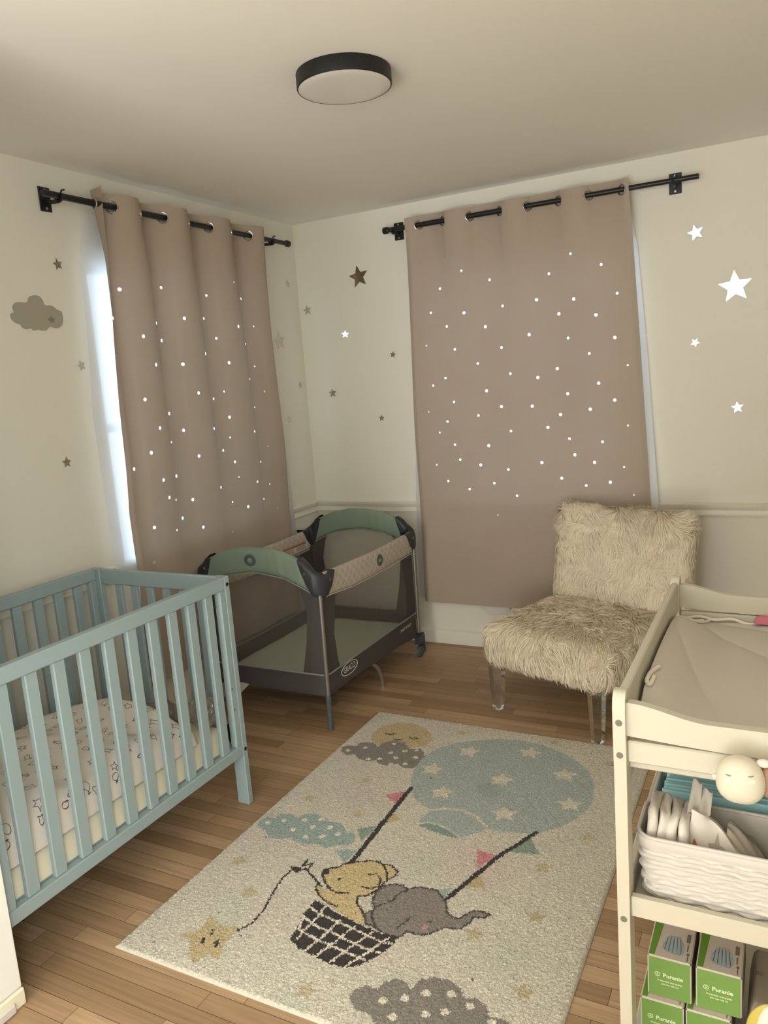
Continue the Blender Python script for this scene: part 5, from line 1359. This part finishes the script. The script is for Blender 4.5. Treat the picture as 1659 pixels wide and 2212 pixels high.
# ------------------------------------------------------------------ cream toy head hanging on the table front
t = thing('hanging_toy', 'round cream animal head toy with closed eyes hanging on the table front', 'toy', (2.479, -2.655, .777))
tc_ = (2.4800, -2.652, .8465); tr = (.0355, .030, .0395)
def head(u, v):
    a = 2 * PI * u; b_ = PI * (v - .5); x, y, z = math.cos(a) * math.cos(b_), math.sin(a) * math.cos(b_), math.sin(b_)
    k = 1 + .05 * (1 - abs(z)) * abs(x)
    return (tc_[0] + tr[0] * math.copysign(abs(x) ** .85, x) * k * (1 - .10 * z), tc_[1] + tr[1] * y, tc_[2] + tr[2] * math.copysign(abs(z) ** .82, z))
obj('head', MB().grid(40, 24, head, wrap=True), M['toy'], t, 70)
obj('ear', MB().sphere((tc_[0] + .034, tc_[1] + .008, tc_[2] + .030), (.011, .008, .007), 16, 10), M['toyear'], t, 70, label='pale pink ear')
obj('ear', MB().sphere((tc_[0] - .0375, tc_[1] + .002, tc_[2] - .002), (.006, .006, .0045), 14, 10), M['toyear'], t, 70)
def on_head(x, z, lift=.0007):
    sb = math.copysign((abs(z) / tr[2]) ** (1 / .82), z); X = abs(x) / tr[0]
    for _ in range(8): X = min(1, (abs(x) / tr[0] / ((1 + .05 * (1 - abs(sb)) * X) * (1 - .10 * sb))) ** (1 / .85))
    return (tc_[0] + x, tc_[1] - tr[1] * math.sqrt(max(0, 1 - sb * sb - X * X)) - lift, tc_[2] + z)
for sx in (-1, 1):
    obj('eye', MB().tube([on_head(sx * .0165 + a, .0185 + sx * .0015 + 60 * a * a) for a in np.linspace(-.0036, .0036, 7)], .0009, 6), M['toyeye'], t, label='closed stitched eye')
    obj('cheek', MB().grid(14, 3, lambda u, v: on_head(sx * .0185 + .005 * v * math.cos(2 * PI * u), sx * .0015 + .010 + .004 * v * math.sin(2 * PI * u), .0004), wrap=True), M['toycheek'], t, 60)
obj('body', MB().sphere((tc_[0] + .046, tc_[1] + .016, tc_[2] - .004), (.020, .018, .030), 24, 16), M['tan'], t, 70, label='tan plush body')
cb = MB().box(tc_[0] - .012, tc_[0] + .012, -2.630, TY0 + .0095, .838, .858, .003)
obj('clip', cb, M['toy'], t, 30)

# ------------------------------------------------------------------ light
w = bpy.data.worlds.new('daylight'); scene.world = w; w.use_nodes = True
bg = w.node_tree.nodes['Background']; bg.inputs[0].default_value = (0.66, 0.82, 1.0, 1); bg.inputs[1].default_value = SKY
def area(name, loc, target, sx, sy, power, col):
    l = bpy.data.lights.new(name, 'AREA'); l.shape = 'RECTANGLE'; l.size = sx; l.size_y = sy; l.energy = power; l.color = col
    o = bpy.data.objects.new(name, l); COL.objects.link(o); o.location = loc
    d = Vector(target) - Vector(loc); o.rotation_euler = d.to_track_quat('-Z', 'Y').to_euler(); return o
# assumed unseen lamp behind the camera, set far down the hall to flatten falloff
area('assumed_hall_lamp', (2.1, RY + .05, 1.30), (2.1, 0, 1.30), 1.4, 2.1, HALL, LCOL)
area('upward_fill', (1.7, -7.4, .03), (1.7, -7.4, 2.0), 2.0, 3.4, UP_FILL, LCOL)  # added unseen lamp facing up from the hall floor, fills ceiling and walls

area('side_fill', (RX - .04, -4.7, 1.45), (0, -5.3, 1.45), 1.5, 1.5, SIDE, LCOL)  # added unseen fill lamp that brightens the left wall and crib side
# ------------------------------------------------------------------ camera
cam = bpy.data.cameras.new('camera'); co = bpy.data.objects.new('camera', cam); COL.objects.link(co)
cam.sensor_fit = 'HORIZONTAL'; cam.sensor_width = 36.0; cam.lens = 1669.57 / 1659 * 36.0; cam.clip_start = .02
Rm = Matrix(((0.8874080538552016, -0.012531310825790128, 0.46081440103572163), (0.4549900557989341, 0.18449555863720882, -0.8711747459420682), (-0.07410124882217743, 0.982753455904446, 0.16942446644703382)))
co.matrix_world = Matrix.Translation((2.53993, -3.93744, 1.53339)) @ Rm.to_4x4()
scene.camera = co
vs_ = scene.view_settings
vs_.view_transform = 'Standard'; vs_.look = 'None'; vs_.gamma = 1.0; vs_.use_curve_mapping = False; vs_.exposure = EXPO
try:
    scene.cycles.use_denoising = True
    scene.cycles.max_bounces = 10; scene.cycles.diffuse_bounces = 6; scene.cycles.transparent_max_bounces = 16
    scene.cycles.sample_clamp_indirect = 6.0
except Exception: pass
